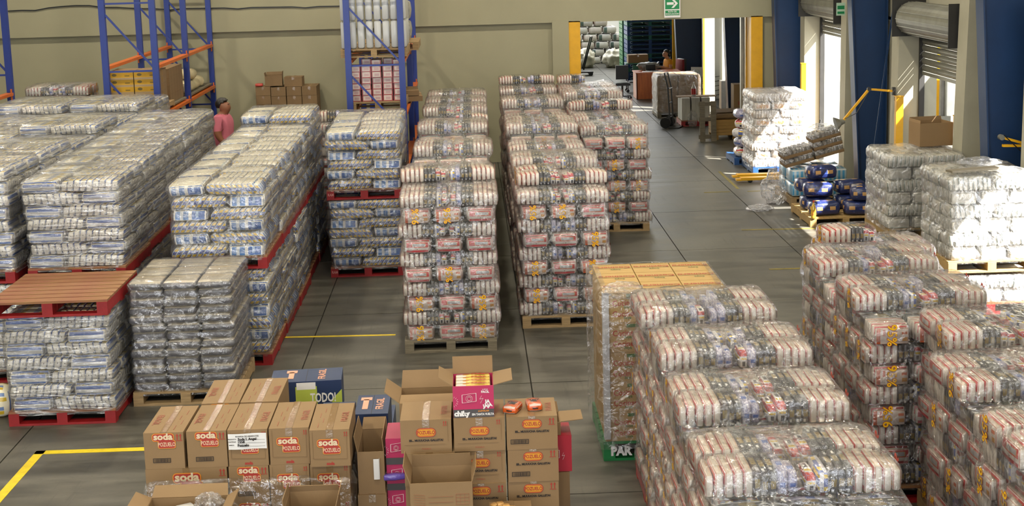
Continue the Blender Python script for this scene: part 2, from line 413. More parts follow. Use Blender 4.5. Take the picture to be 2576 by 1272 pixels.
# ------------------------------------------------------------------ right wall: pilasters, doors, columns
D1 = (24.5, 27.2); D2 = (18.56, 21.15); D3 = (12.6, 15.9); D4 = (33.95, 36.1)
wr = MB(); edges = [-8.] + [v for d in sorted([D3, D2, D1, D4]) for v in d] + [61.4]
for a, b in zip(edges[0::2], edges[1::2]): wr.box((XD + .14, (a + b) / 2, 1.55), (.2, b - a, 3.1))
wr.box((XD + .14, (D4[0] - 8) / 2, 5.9), (.2, D4[0] + 8, 5.7)); wr.box((XD + .14, (D4[1] + 61.4) / 2, 5.9), (.2, 61.4 - D4[1], 5.7)); wr.box((XD + .14, (D4[0] + D4[1]) / 2, 6.9), (.2, D4[1] - D4[0], 3.7))
struct(wr, 'wall_right', M_WALL2)
def pilaster(n, y0, y1, taper=.0, xi=XI):
    mb = MB(); x1 = XD + .05
    mb.quad([(xi - taper, y0, 0), (x1, y0, 0), (x1, y0, 3.6), (xi, y0, 3.6)]); mb.quad([(xi - taper, y1, 0), (xi - taper, y0, 0), (xi, y0, 3.6), (xi, y1, 3.6)])
    mb.quad([(x1, y1, 0), (xi - taper, y1, 0), (xi, y1, 3.6), (x1, y1, 3.6)]); mb.quad([(xi, y0, 3.6), (x1, y0, 3.6), (x1, y1, 3.6), (xi, y1, 3.6)])
    return struct(mb, 'trim_%d' % n, M_WALL2)
pilaster(5, 27.2, 27.55); pilaster(6, 24.15, 24.5, .03); pilaster(7, 21.15, 21.5, .04); pilaster(8, 18.2, 18.56, .1)
pilaster(9, 15.9, 16.3, .04); pilaster(10, 12.2, 12.6, .04); pilaster(11, 33.2, 33.5); pilaster(12, 30.2, 30.6); pilaster(13, 36.1, 36.5); pilaster(14, 33.65, 33.95)

def column(yc, xt, xb, lab, fw=.26):
    """tapered blue steel portal column: deep web, light inner flange, outer flange"""
    r = empty('steel_column', lab, 'column', (xb, yc, 0)); ztop = 8.6; xo = XD - .02
    def q(x0, x1, y): return [(x0, y, 0), (x1, y, 0)]
    slope = (xt - xb) / 3.6
    ti = slope * ztop
    mb = MB(); w = .012
    for y, fl_ in ((-w, 0), (w, 1)):
        P = [(0, y, 0), (xo - xb, y, 0), (xo - xb, y, ztop), (ti, y, ztop)]
        mb.quad(P if not fl_ else P[::-1])
    mb.build('web', M_BLUE, r)
    fb = MB(); n = 2
    for s0 in (0,):
        a = [(-.02, -fw / 2, 0), (0, -fw / 2, 0), (ti, -fw / 2, ztop), (ti - .02, -fw / 2, ztop)]; b = [(p[0], fw / 2, p[2]) for p in a]
        fb.quad(a); fb.quad(b[::-1]); fb.quad([b[0], a[0], a[3], b[3]]); fb.quad([a[1], b[1], b[2], a[2]])
    fb.build('inner_flange', M_BLUE2, r)
    MB().box((xo - xb, 0, ztop / 2), (.02, fw, ztop)).build('outer_flange', M_BLUE, r)
    MB().box(((xo - xb) / 2, 0, .012), (xo - xb + .1, fw + .06, .024)).build('base_plate', M_BLUE, r)
    return r
def colx(x, y, Y): return at_y(x, y, Y).x
column(27.85, colx(1945, 0, 27.85), colx(1958, 330, 27.85), 'tapered blue steel column at the corner beside the wide doorway')
column(23.0, colx(2138, 0, 23.0), colx(2160, 470, 23.0), 'tapered blue steel column between the two roller-shutter doors')
column(17.0, colx(2468, 0, 17.0), colx(2496, 480, 17.0), 'tapered blue steel column behind the sunlit white bale stack')
column(33.58, 6.15, 6.3, 'dark blue column beyond the doorway, before the sunlit panel'); column(41.4, 6.1, 6.25, 'dark blue column standing behind the seated woman')
b0, b1 = at_y(2250, 0, 22.2), at_y(2207, 315, 22.2); b1 = b0 + (b1 - b0) * (b0.z / (b0.z - b1.z)); b0 = b1 + (b0 - b1) * 1.02
tag(MB().bar(b0, b1, .028, .012).build('brace_bar', M_BLUE), 'thin slanted blue brace bar next to the column between the doors', 'brace')

def shutter(n, dy, zbot, lab):
    """roller-shutter dock door: slats, bottom rail, guide rails, coiled drum and end brackets"""
    y0, y1 = dy; r = link('door_%d' % n, None, None, (XD, 0, 0)); r['kind'] = 'structure'
    zt = 2.95; sh = .098; k = 0; z = zbot + .05; L = y1 - y0 - .08
    me = MB(); N = 5
    for i in range(N):
        a, b = i / N, (i + 1) / N
        xa, xb = -.018 * math.sin(a * math.pi), -.018 * math.sin(b * math.pi)
        me.quad([(xa, L / 2, a * sh), (xa, -L / 2, a * sh), (xb, -L / 2, b * sh), (xb, L / 2, b * sh)])
    me.quad([(0, -L / 2, 0), (0, L / 2, 0), (0, L / 2, sh), (0, -L / 2, sh)])
    m = me.mesh('slat', [M_STEEL])
    while z < zt: link('slat', m, r, (0, (y0 + y1) / 2, z)); z += sh + .004
    MB().box((0, (y0 + y1) / 2, zbot + .02), (.03, L, .05)).build('bottom_rail', M_STEEL, r)
    for y in (y0 + .03, y1 - .03): MB().box((-.01, y, 1.5), (.08, .05, 3.0)).build('guide_rail', M_DARK, r)
    dr = MB().cyl((-.2, y0 + .1, 3.18), (-.2, y1 - .1, 3.18), .25, n=28)
    for i in range(14):
        t = 2 * math.pi * i / 14; c = Vector((-.2 + .252 * math.cos(t), 0, 3.18 + .252 * math.sin(t))); dr.bar(c + Vector((0, y0 + .1, 0)), c + Vector((0, y1 - .1, 0)), .012, .012)
    dr.build('drum', M_STEEL, r, smooth=False)
    for y in (y0 + .06, y1 - .02): MB().box((-.2, y, 3.2), (.56, .014, .6)).build('drum_bracket', M_DARK, r)
    MB().cyl((-.04, y0 + .62, zbot + .1), (-.06, y0 + .62, zbot + .1), .035, n=10).build('pull_ring', M_DARK, r)
    return r
z2 = at_x(2313, 184, XD).z; z1 = at_x(2068, 82, XD).z
shutter(1, D1, z1, ''); shutter(2, D2, z2, '')

# guard posts, dock lights, small sign
def guard(x, ytop, Y, w, lab):
    p = at_y(x, ytop, Y); r = MB().box((0, 0, p.z / 2), (w, .09, p.z)); r.box((0, 0, p.z + .006), (w + .015, .105, .012)); r.box((0, -.02, .01), (w + .04, .13, .02))
    tag(r.build('guard_post', M_YEL, None, (p.x, p.y, 0)), lab, 'post')
guard(2021, 160, 27.1, .09, 'yellow guard post lit by sun at the far loading door'); guard(2262, 243, 21.0, .11, 'yellow guard post in front of the half-closed shutter door pilaster')
guard(2405, 292, 18.75, .04, 'slim yellow guard post at the pilaster beside the blue column')
def dock_light(pts, Y, lab, head=True):
    P = [at_y(x, y, Y) for x, y in pts]; r = empty('dock_light', lab, 'dock light', P[0])
    L = [p - P[0] for p in P]
    for a, b in zip(L, L[1:]): MB().bar(a, b, .045, .03).build('arm', M_YEL, r)
    for p in L[1:-1]: MB().cyl(p + Vector((0, -.03, 0)), p + Vector((0, .03, 0)), .03, n=12).build('joint', M_DARK, r)
    MB().box((0, 0, 0), (.05, .05, .12)).box((.02, 0, -.09), (.015, .03, .12)).build('wall_bracket', M_DARK, r)
    wv = MB(); e = L[-1]
    wv.tube([L[-2] + Vector((.0, -.03, -.02)), (L[-2] + e) / 2 + Vector((0, -.04, -.12)), e + Vector((.02, -.03, .03))], .006, 5); wv.build('cable', M_BLACK, r)
    if head:
        hb = MB(); hb.cyl(e + Vector((.02, 0, -.01)), e + Vector((-.05, 0, -.03)), .035, .05, 14); hb.cyl(e + Vector((-.05, 0, -.03)), e + Vector((-.12, 0, -.05)), .06, .11, 16); hb.build('lamp_head', M_STEEL, r)
    else:
        MB().cyl(e + Vector((0, -.03, 0)), e + Vector((0, .04, 0)), .035, n=14).build('pivot', M_STEEL, r)
    return r
dock_light([(2248, 229), (2186, 224), (2121, 303)], 21.2, 'yellow jointed dock light arm reaching out beside the slanted brace bar')
d2 = dock_light([(2620, 372), (2519, 345)], 16.7, 'folded yellow dock light arm hanging before the last blue column', False)
e2 = at_y(2519, 345, 16.7); f2 = at_y(2620, 352, 16.7); MB().bar(at_y(2522, 366, 16.7) - d2.location, at_y(2620, 366, 16.7) - d2.location, .045, .03).build('arm', M_YEL, d2)
p = at_y(2115, 23, 24.142); r = empty('door_sign', 'small green and white notice on the pilaster by the far shutter', 'sign', p)
MB().box((0, 0, 0), (.15, .012, .22)).build('board', mat('sign_pale', '#b9d8c0', .5), r); MB().box((0, -.009, .03), (.12, .006, .06)).build('green_panel', M_SGN, r); MB().box((0, -.009, -.06), (.12, .006, .04)).build('green_panel', M_SGN, r)
# beyond the two doors: yard, gate and a parked trailer door
struct(MB().box((12.2, 26, -.6), (9.6, 70, 1.0)), 'floor_yard', mat('yard_concrete', '#a09c94', .8))
M_GATE = mat('pale_gate', '#9db4c4', .5)
g = empty('yard_gate', 'pale blue metal gate standing in the sunlit yard', 'gate', (8.1, 29.2, -.1))
for i in range(5): MB().box((.0 + i * .3, 0, 1.4), (.05, .05, 2.8)).build('bar', M_GATE, g)
for z in (.5, 1.5, 2.5): MB().box((.6, 0, z), (1.3, .04, .06)).build('rail', M_GATE, g)
tr = empty('truck_trailer', 'grey trailer door with lock bars parked at the half-open shutter', 'truck', (7.35, 21.6, -.1))
MB().box((1.2, 0, 1.6), (2.3, .08, 3.2)).build('door_leaf', mat('trailer_grey', '#77756f', .5, var=.35, vscale=6), tr)
for dx in (.12, .5): MB().cyl((dx, -.07, .1), (dx, -.07, 3.1), .022, n=8).build('lock_bar', M_STEEL, tr)
MB().box((1.0, -2.9, 1.9), (.08, 4.4, 3.9)).build('sun_blocker', mat('trailer_grey', '#77756f'), tr)  # unseen panel added to keep the sun out of the half-open door
MB().box((.12, -.08, 1.55), (.14, .05, .3)).build('lock_plate', M_STEEL, tr)
yp = at_y(2343, 240, 22.3); tag(MB().box((0, 0, 1.6), (.24, .12, 3.2)).build('dock_bumper', M_YEL, None, (yp.x, 22.3, -.1)), 'tall yellow dock frame panel outside the half-open shutter', 'dock frame')

# ------------------------------------------------------------------ pallet racks
def rack(name, x0, x1, ys, levels, lab, ztop=6.2):
    r = empty(name, lab, 'rack', (x0, ys[0], 0)); w = x1 - x0
    post = MB(); post.box((0, 0, ztop / 2), (.10, .085, ztop))
    pm = post.mesh('post', [M_RACK])
    for y in ys:
        yy = y - ys[0]
        for x in (.05, w - .05):
            p = link('post', pm, r, (x, yy, 0)); MB().box((0, 0, .006), (.16, .14, .012)).build('foot_plate', M_RACK, p)
        z = .3
        while z < ztop - .9:
            MB().bar((.09, yy, z), (w - .09, yy, z), .03, .03).build('brace', M_RACK, r)
            MB().bar((.09, yy, z + .95), (w - .09, yy, z + .06), .03, .03).build('diagonal_brace', M_RACK, r); z += 1.12
    for a, b in zip(ys, ys[1:]):
        for z in levels:
            for x in (.05, w - .05):
                bm = MB().bar((x, a - ys[0] + .045, z - .055), (x, b - ys[0] - .045, z - .055), .05, .12, up=(1, 0, 0)).build('beam', M_ORG, r)
                for yy in (a - ys[0] + .05, b - ys[0] - .05): MB().box((x + (.03 if x > .3 else -.03), yy, z - .07), (.02, .05, .2)).build('beam_clip', M_ORG, bm)
    return r
rack('pallet_rack', -6.06, -5.14, [23.2, 25.7, 28.2], [.95, 1.83, 2.66], 'blue and orange pallet rack holding yellow-sided cartons')
rack('pallet_rack', -2.04, -1.06, [23.0, 25.9, 28.2], [.9, 1.78, 2.66], 'blue pallet rack loaded with white wrapped rolls above red boxes')
rack('pallet_rack', -8.47, -7.55, [18.2, 20.7, 23.2], [.95, 2.28], 'blue rack with an orange beam beyond the sugar rows')

# ------------------------------------------------------------------ pallets
PC = {}
def pallet(x0, y0, z0, w, d, mats, label, h=.14, name='pallet', detail=True, group=None, boards=7):
    """wooden pallet: deck boards across, three stringers front to back, bottom boards"""
    mt, ms = mats; k = (round(w, 2), round(d, 2), mt.name, ms.name, boards, h)
    bw = d / boards
    if k not in PC:
        PC[k] = (MB().box((0, 0, h - .011), (w, bw * .86, .022)).mesh('deck_board', [mt]), MB().box((0, 0, h / 2), (.1, d, h - .044)).mesh('stringer', [ms]),
                 MB().box((0, 0, .011), (w, .11, .022)).mesh('bottom_board', [ms]))
    a, b, c = PC[k]; cx, cy = x0 + w / 2, y0 + d / 2
    parts = [('deck_board', a, (0, -d / 2 + bw * (i + .5), 0)) for i in range(boards)]
    parts += [('stringer', b, (x, 0, 0)) for x in (-w / 2 + .05, 0, w / 2 - .05)] + [('bottom_board', c, (0, y, 0)) for y in (-d / 2 + .055, 0, d / 2 - .055)]
    if detail:
        r = empty(name, label, 'pallet', (cx, cy, z0), 0, group)
        for n, me, p in parts: link(n, me, r, p)
    else:
        kk = ('j',) + k
        if kk not in PC:
            mb = MB(); 
            for i in range(boards): mb.box((0, -d / 2 + bw * (i + .5), h - .011), (w, bw * .86, .022), 0)
            for x in (-w / 2 + .05, 0, w / 2 - .05): mb.box((x, 0, h / 2), (.1, d, h - .044), 1)
            for y in (-d / 2 + .055, 0, d / 2 - .055): mb.box((0, y, .011), (w, .11, .022), 1)
            PC[kk] = mb.mesh('pallet', [mt, ms])
        r = tag(link(name, PC[kk], None, (cx, cy, z0)), label, 'pallet', group)
    return r
PAL = {'red': (M_REDTOP, M_RED), 'wood': (M_WOOD, M_WOOD), 'grey': (M_WOODG, M_WOODG), 'green': (M_GRN, M_GRN), 'blue': (M_BLP, M_BLP), 'yellow': (M_WOODY, M_WOODY)}

# ------------------------------------------------------------------ bag and bale meshes
CR = '#e6ddd2'
PM = {
 'rice_rib': print_mat('rice_bag_edge', CR, [('r', 0, .07, 0, 1, '#ad5c50'), ('r', .07, .16, 0, 1, '#d3b0a4')], bump=.55),
 'rice_top': print_mat('rice_bag_top', '#cdbfae', [('r', 0, .16, 0, 1, '#ab6654'), ('r', .72, .8, .15, .85, '#c89468')], bump=.6),
 'rice_95': print_mat('rice_bag_front', '#dfcfc4', [('r', 0, .13, 0, 1, '#c8603a'), ('r', .2, .28, .55, .95, '#c97460'), ('r', .8, .96, .2, .45, '#d59a4a'), ('r', .78, .95, .62, .8, '#cc7050')], bump=.4),
 'rice_red': print_mat('rice_bag_back', '#e0d6ce', [('r', .04, .96, .48, .95, '#c23b40'), ('r', .28, .86, .54, .84, '#c9a24a'), ('r', .3, .84, .56, .82, '#a3a1a6'), ('r', .04, .96, .05, .24, '#c5424a'), ('r', .48, .52, .3, .36, '#2a2424')], bump=.4),
 'rice_or': print_mat('rice_bag_orange', '#e3d5c8', [('e', .5, .5, .2, .3, '#d9a04a'), ('r', .1, .3, .2, .8, '#dcb090'), ('r', .72, .9, .2, .7, '#d8a888')], bump=.4),
 'rice_pl': print_mat('plain_rice_edge', '#e2dad0', [('r', 0, .1, 0, 1, '#b8aca0')], bump=.5),
 'bean': print_mat('bean_bag', '#3a3a40', [('r', .1, .9, .3, .62, '#8a7430'), ('n', 9., .6, '#6a6a78'), ('r', .2, .8, .7, .86, '#20222a'), ('r', .1, .5, .08, .2, '#c8c8c8')], bump=.7),
 'bean2': print_mat('coffee_bag', '#3b2c28', [('r', .1, .9, .35, .7, '#8c7a38'), ('n', 7., .62, '#77737f'), ('r', .3, .9, .05, .2, '#b8b8c0')], bump=.7),
 'p_white': print_mat('white_pouch', '#d5d2d0', [('r', 0, 1, .72, 1, '#b8342e'), ('r', .1, .9, .5, .62, '#d8b52a'), ('n', 6., .62, '#8c8fb5'), ('r', .3, .7, .1, .4, '#3a3a44')], bump=.7),
 'p_blue': print_mat('blue_pouch', '#5f6fae', [('r', 0, .5, .0, 1, '#d3d2d6'), ('r', .5, 1, .1, .3, '#d7b72c'), ('r', .5, 1, .7, .88, '#d7b72c'), ('n', 6., .63, '#3f5fa8')], bump=.7),
 'p_lilac': print_mat('lilac_pouch', '#9a98b8', [('n', 5., .55, '#c9c6d2'), ('r', .2, .8, .3, .5, '#4866b0'), ('n', 9., .68, '#b03a34')], bump=.8),
 's_edge': print_mat('sugar_bag_edge', '#3d72be', [('r', 0, .16, 0, 1, '#d5d7d8'), ('r', .25, .9, .36, .6, '#494f96'), ('r', .25, .95, .66, .94, '#dab31c'), ('r', .25, .95, .05, .3, '#dab31c')], bump=.5),
 's_end': print_mat('sugar_bag_end', '#e8e8e6', [('r', .06, .46, .06, .94, '#4b80c4'), ('r', .56, .95, .06, .94, '#2f63b0'), ('r', .2, .3, .06, .94, '#cfd6e0'), ('r', .68, .76, .3, .94, '#9fb9dc')], bump=.4),
 's_top': print_mat('sugar_bag_top', '#efe8d0', [('r', 0, .1, 0, 1, '#b9b29c'), ('r', .2, .7, .04, .1, '#5a86be'), ('r', .2, .7, .9, .96, '#c9ad3c')], bump=.7),
 'b_edge': print_mat('sugar_back_edge', '#e6e1d6', [('r', 0, .1, 0, 1, '#6d7fa6'), ('r', .5, .62, .5, .62, '#2c2c34'), ('r', .85, 1, .0, .22, '#5e7db4')], bump=.5),
 'b_end': print_mat('sugar_back_end', '#d4d3d0', [('r', .04, .96, .62, .96, '#2c5cb0'), ('r', .04, .96, .04, .26, '#3a64ac'), ('n', 5., .66, '#7f9ccb')], bump=.5),
 'b_top': print_mat('sugar_back_top', '#eee6ca', [('r', .1, .8, .1, .24, '#c9a92e'), ('r', .1, .8, .26, .4, '#6f88b6'), ('r', .15, .9, .6, .74, '#c9a92e'), ('r', .2, .85, .78, .92, '#6f88b6')], bump=.8),
 'd_side': print_mat('bean_sack_side', '#5b5b63', [('n', 4., .62, '#84848c')], rough=.3, bump=1., bscale=14.),
 'd_top': print_mat('bean_sack_top', '#b3aa98', [('r', 0, 1, .2, .3, '#8f8a80'), ('r', 0, 1, .62, .72, '#c4b28e')], bump=.9),
 'w_edge': print_mat('white_bag_edge', '#d7d5cc', [('r', 0, .3, .0, 1, '#51645c')], bump=.5),
 'w_end': print_mat('white_bag_end', '#d9d5cb', [('r', .1, .9, .05, .12, '#8a9a90')], bump=.8),
 'w_top': print_mat('white_bag_top', '#d3cebb', [('n', 4., .66, '#b9b060'), ('r', .1, .9, .06, .12, '#5a7064')], bump=.9),
}
M_Y95 = mat('print_yellow', '#f2c21a', .4, coat=.4, var=.05); M_R95 = mat('print_red', '#b63524', .4, coat=.4, var=.05)
def txt_mb(body, size, bold, mi, M):
    me = text_mesh(body, size, M_Y95, bold); o = MB(); o.v = [tuple(M @ v.co) for v in me.vertices]
    for p in me.polygons: o.f.append(tuple(p.vertices)); o.m.append(mi); o.uv.append([(0, 0)] * len(p.vertices))
    return o

def shear(mb, k, h):
    mb.v = [(x + (z - h / 2) * k, y, z) for x, y, z in mb.v]; return mb
def T(x, y=0, z=0): return Matrix.Translation((x, y, z))

KIND = {}   # kind -> dict(dims, variants=[(parts, mid mesh, low mesh)])
def make_kind(kind, dims, variants, lowax):
    vs = []
    for parts in variants:
        mats, mid, pl = [], MB(), []
        for nm, mb, ml, x in parts:
            mo = len(mats); mats += ml; mid.add(mb, T(x), mo)
            pl.append((nm, mb.mesh(nm, ml, True), x))
        vs.append((pl, mid, mats))
    low = pillow(dims[0], dims[1], dims[2], .035, (3, 3, 3)); KIND[kind] = dict(dims=dims, v=vs, low=low, lowm=lowax, mesh={})
bagc = {}
def bag(t, w, h, mats, r=.02, sh=0., seg=(3, 4, 4), bulge=(.004, .004, .002)):
    return shear(pillow(t, w, h, r, seg, bulge), sh, h), [PM[m] for m in mats]
def PR(x): return min(1., max(0., (-.13 - x) / .12)) ** 2
def rice_variant(seed):
    rd = random.Random(seed); P = []; x = -.262
    face = 'rice_95' if seed % 5 in (0, 3) else 'rice_red'
    for i in range(5):
        mb, ml = bag(.053, .305 - .04 * PR(x), (.160 - .024 * PR(x)) + rd.uniform(-.006, .0), [face if i == 0 else 'rice_red', 'rice_rib', 'rice_top'], .0255)
        if i == 0 and face == 'rice_95':
            Q = Matrix.Translation((-.0325, 0.01, .08)) @ SIDEL @ Matrix.Rotation(rd.choice((0, R90, -R90, 0.12)) if seed % 2 else -R90, 4, 'Z')
            s = .105
            mb.add(txt_mb('95%', s, .004, 3, Q)); mb.add(txt_mb('95%', s, .0012, 4, Q @ T(0, 0, .0015))); ml += [M_R95, M_Y95]
        P.append(('rice_bag', mb, ml, x + .0265)); x += .053
    for i in range(3):
        b = rd.choice(('bean', 'bean', 'bean2')); mb, ml = bag(.043, .298, .156 + rd.uniform(-.012, .002), [b, b, b], .019); P.append(('bean_bag', mb, ml, x + .0215)); x += .043
    for i in range(2):
        b = rd.choice(('p_white', 'p_blue', 'p_lilac')); mb, ml = bag(.062, .255 + rd.uniform(-.03, .03) - .03 * i, .14 + rd.uniform(-.02, .01) - .02 * i, [b, b, b], .026); P.append(('printed_pouch', mb, ml, x + .031)); x += .062
    P.append(('clear_wrap', pillow(.538, .318, .166, .055, (5, 5, 5), (.002, .003, .0)), [M_BAGW] * 3, 0.)); return P
make_kind('parcel', (.52, .315, .165), [rice_variant(s) for s in range(6)], [PM['rice_red'], PM['rice_rib'], PM['rice_top']])
def uni(n, t, w, h, mats, nm, sh=0., r=.02, jit=.0, wrap=True):
    """n alike bags side by side, the bundle rounded off towards its ends, in a clear wrap"""
    rd = random.Random(n * 7 + len(nm)); P = []; L = n * t; x = -L / 2
    for i in range(n):
        c = x + t / 2; q = max(0., (abs(c) / (L / 2) - .55) / .45) ** 2
        mb, ml = bag(t * 1.04, w - .045 * q, h * (1 - .2 * q) + rd.uniform(-jit, 0), mats, r, sh)
        mb.v = [(max(-L / 2 - c, min(L / 2 - c, vx)), vy, vz) for vx, vy, vz in mb.v]
        P.append((nm, mb, ml, c)); x += t
    if wrap: P.append(('clear_wrap', pillow(L + .008, w + .006, h + .005, .05, (5, 5, 5), (.001, .002, .0)), [M_BAGW] * 3, 0.))
    return P
make_kind('sugar', (.6, .4, .134), [uni(10, .0585, .386, .128, ['s_end', 's_edge', 's_top'], 'sugar_bag', .75, .022, .006), uni(10, .0585, .386, .128, ['s_end', 's_edge', 's_top'], 'sugar_bag', -.7, .022, .008)], [PM['s_end'], PM['s_edge'], PM['s_top']])
make_kind('sugarb', (.6, .4, .134), [uni(9, .065, .386, .128, ['b_end', 'b_edge', 'b_top'], 'sugar_bag', .12, .028, .006), uni(9, .065, .386, .128, ['b_end', 'b_edge', 'b_top'], 'sugar_bag', -.2, .028, .008)], [PM['b_end'], PM['b_edge'], PM['b_top']])
make_kind('white', (.5, .33, .165), [uni(9, .0555, .318, .158, ['w_end', 'w_edge', 'w_top'], 'white_bag', .1, .022, .01), uni(9, .0555, .318, .158, ['w_end', 'w_edge', 'w_top'], 'white_bag', -.12, .022, .01)], [PM['w_end'], PM['w_edge'], PM['w_top']])
make_kind('rbale', (.5, .33, .156), [uni(10, .05, .318, .15, ['rice_or', 'rice_pl', 'rice_pl'], 'rice_bag', .05, .021, .006)], [PM['rice_or'], PM['rice_pl'], PM['rice_pl']])
make_kind('sack', (.335, .36, .086), [[('sack', pillow(.334, .36, .085, .042, (5, 5, 4), (.001, .003, .001)), [PM['d_side'], PM['d_side'], PM['d_top']], 0)]], [PM['d_side'], PM['d_side'], PM['d_top']])

UNITS, BOXES = [], []
def unit(kind, c, rot, label, group, var=0, jit=.004, tw=(0., 0.)):
    d = KIND[kind]['dims']; r = rot + random.uniform(-.018, .018)
    c = (c[0] + random.uniform(-jit, jit), c[1] + random.uniform(-jit, jit), c[2])
    tl = (random.uniform(-.01, .01), random.uniform(-.01, .01))
    M = Matrix.Translation(c) @ Matrix.Rotation(r, 4, 'Z')
    P = [M @ Vector((i * d[0] / 2 * .97, j * d[1] / 2 * .97, .004 + k * d[2] * .98)) for k in (0, 1) for j in (-1, 1) for i in (-1, 1)]
    UNITS.append(dict(kind=kind, c=c, r=r, P=P, tl=tl, tw=tw, label=label, group=group, var=var)); return UNITS[-1]
PALLETS, FILMS = [], []

def layer_slots(kind, par, d=1.0):
    """slots of one layer, relative to the stack's front-left corner"""
    if kind in ('parcel', 'rbale', 'white'):
        if par == 0: return [(.24, .175 + .355 * j, 0., j) for j in range(3)] + [(.79, .175 + .355 * j, math.pi, j) for j in range(3)]
        return [(.17 + .345 * i, .27, R90, 0) for i in range(3)] + [(.17 + .345 * i, .82, -R90, 1) for i in range(3)]
    if kind in ('sugar', 'sugarb'):
        a = [(.2, .3, R90, 0), (.2, .9, -R90, 1), (.708, .2, 0., 0), (.708, .6, 0., 1), (.708, 1.0, 0., 2)]
        if par == 0: return a
        return [(1.01 - x, y, rr + math.pi, j) for x, y, rr, j in a]
    return [(.17 + .34 * i, .19 + .37 * j, 0., j) for i in range(3) for j in range(3)]
NOUN = {'parcel': 'food parcel', 'sugar': 'blue sugar bale', 'sugarb': 'white sugar bale', 'white': 'white green-striped bale', 'rbale': 'pale rice bale', 'sack': 'grey bean sack'}
CATS = {'parcel': 'parcel', 'sugar': 'sugar bale', 'sugarb': 'sugar bale', 'white': 'bale', 'rbale': 'rice bale', 'sack': 'sack'}
ONAME = {'parcel': 'food_parcel', 'sugar': 'sugar_bale', 'sugarb': 'sugar_bale', 'white': 'striped_bale', 'rbale': 'rice_bale', 'sack': 'bean_sack'}
def load(kind, x0, y0, z0, nl, where, tier='', drop=0., extra=(), topfirst=True, film='M', pal='red', pw=1.02, pd=None, cap=True, lowfilm=.1, skip=None, filmtop=0.):
    """one palletised load: pallet, layers of units, stretch film"""
    pd = pd or (1.2 if kind.startswith('sugar') else (1.12 if kind == 'sack' else 1.1)); lh = KIND[kind]['dims'][2]
    PALLETS.append(dict(x=x0, y=y0, z=z0, w=pw, d=pd, m=pal, label=('%s pallet under the %s' % ({'red': 'red painted', 'wood': 'pale wooden', 'grey': 'weathered wooden', 'green': 'green', 'blue': 'blue painted', 'yellow': 'pale wooden'}[pal], (tier + ' ' if tier else '') + where))))
    zb = z0 + .14; ext = []
    for l in range(nl):
        u0_ = len(UNITS)
        par = (nl - 1 - l) % 2 if topfirst else l % 2
        ddx, ddy = random.uniform(-.02, .02), random.uniform(-.015, .015)
        lay = 'top layer' if l == nl - 1 else ORD[l] + ' layer up'
        for si, (sx, sy, rr, j) in enumerate(layer_slots(kind, par)):
            if l == nl - 1 and skip is not None and kind == 'parcel' and j == skip: continue
            fb = 'front' if sy < .35 else ('back' if sy > .72 else 'middle'); sd_ = 'rack-side' if sx < .3 else ('door-side' if sx > .6 else 'centre')
            lab = '%s, %s, %s %s, %s' % (NOUN[kind], lay, fb, sd_, (tier + ' ' if tier else '') + where)
            unit(kind, (x0 + .005 + sx + ddx, y0 + .01 + sy + ddy, zb + l * lh), rr + (random.uniform(-.015, .015) if l == nl - 1 else 0), lab, where + tier, var=random.randrange(99), tw=((-(sy - .6) * .05, (sx - .5) * .07) if l == nl - 1 and kind.startswith('sugar') else (0., 0.)))
        pts_ = [q for u in UNITS[u0_:] for q in u['P']]; ext.append((min(q.x for q in pts_), max(q.x for q in pts_), min(q.y for q in pts_), max(q.y for q in pts_)))
    for si in extra:
        sx, sy, rr, j = layer_slots(kind, 1 if nl % 2 == 0 or True else 0)[si] if kind != 'parcel' else layer_slots(kind, 0)[si]
        unit(kind, (x0 + .005 + sx, y0 + .01 + sy, zb + nl * lh), rr + .05, 'loose %s on top, %s %s, %s' % (NOUN[kind], 'front' if sy < .35 else ('back' if sy > .72 else 'middle'), 'rack-side' if sx < .5 else 'door-side', where), where + 'top', var=random.randrange(99))
    FILMS.append(dict(x=x0 - .012, y=y0 - .005, w=pw + .015, d=(pd if not kind == 'parcel' else 1.03) + .005, z0=z0 + lowfilm, z1=zb + nl * lh + filmtop, skip=skip is not None, zb=zb, lh=lh, kind=kind, cap=cap and not tier.startswith('lower'), flat=tier.startswith('lower'), ext=ext, m=film, where=(tier + ' ' if tier else '') + where))

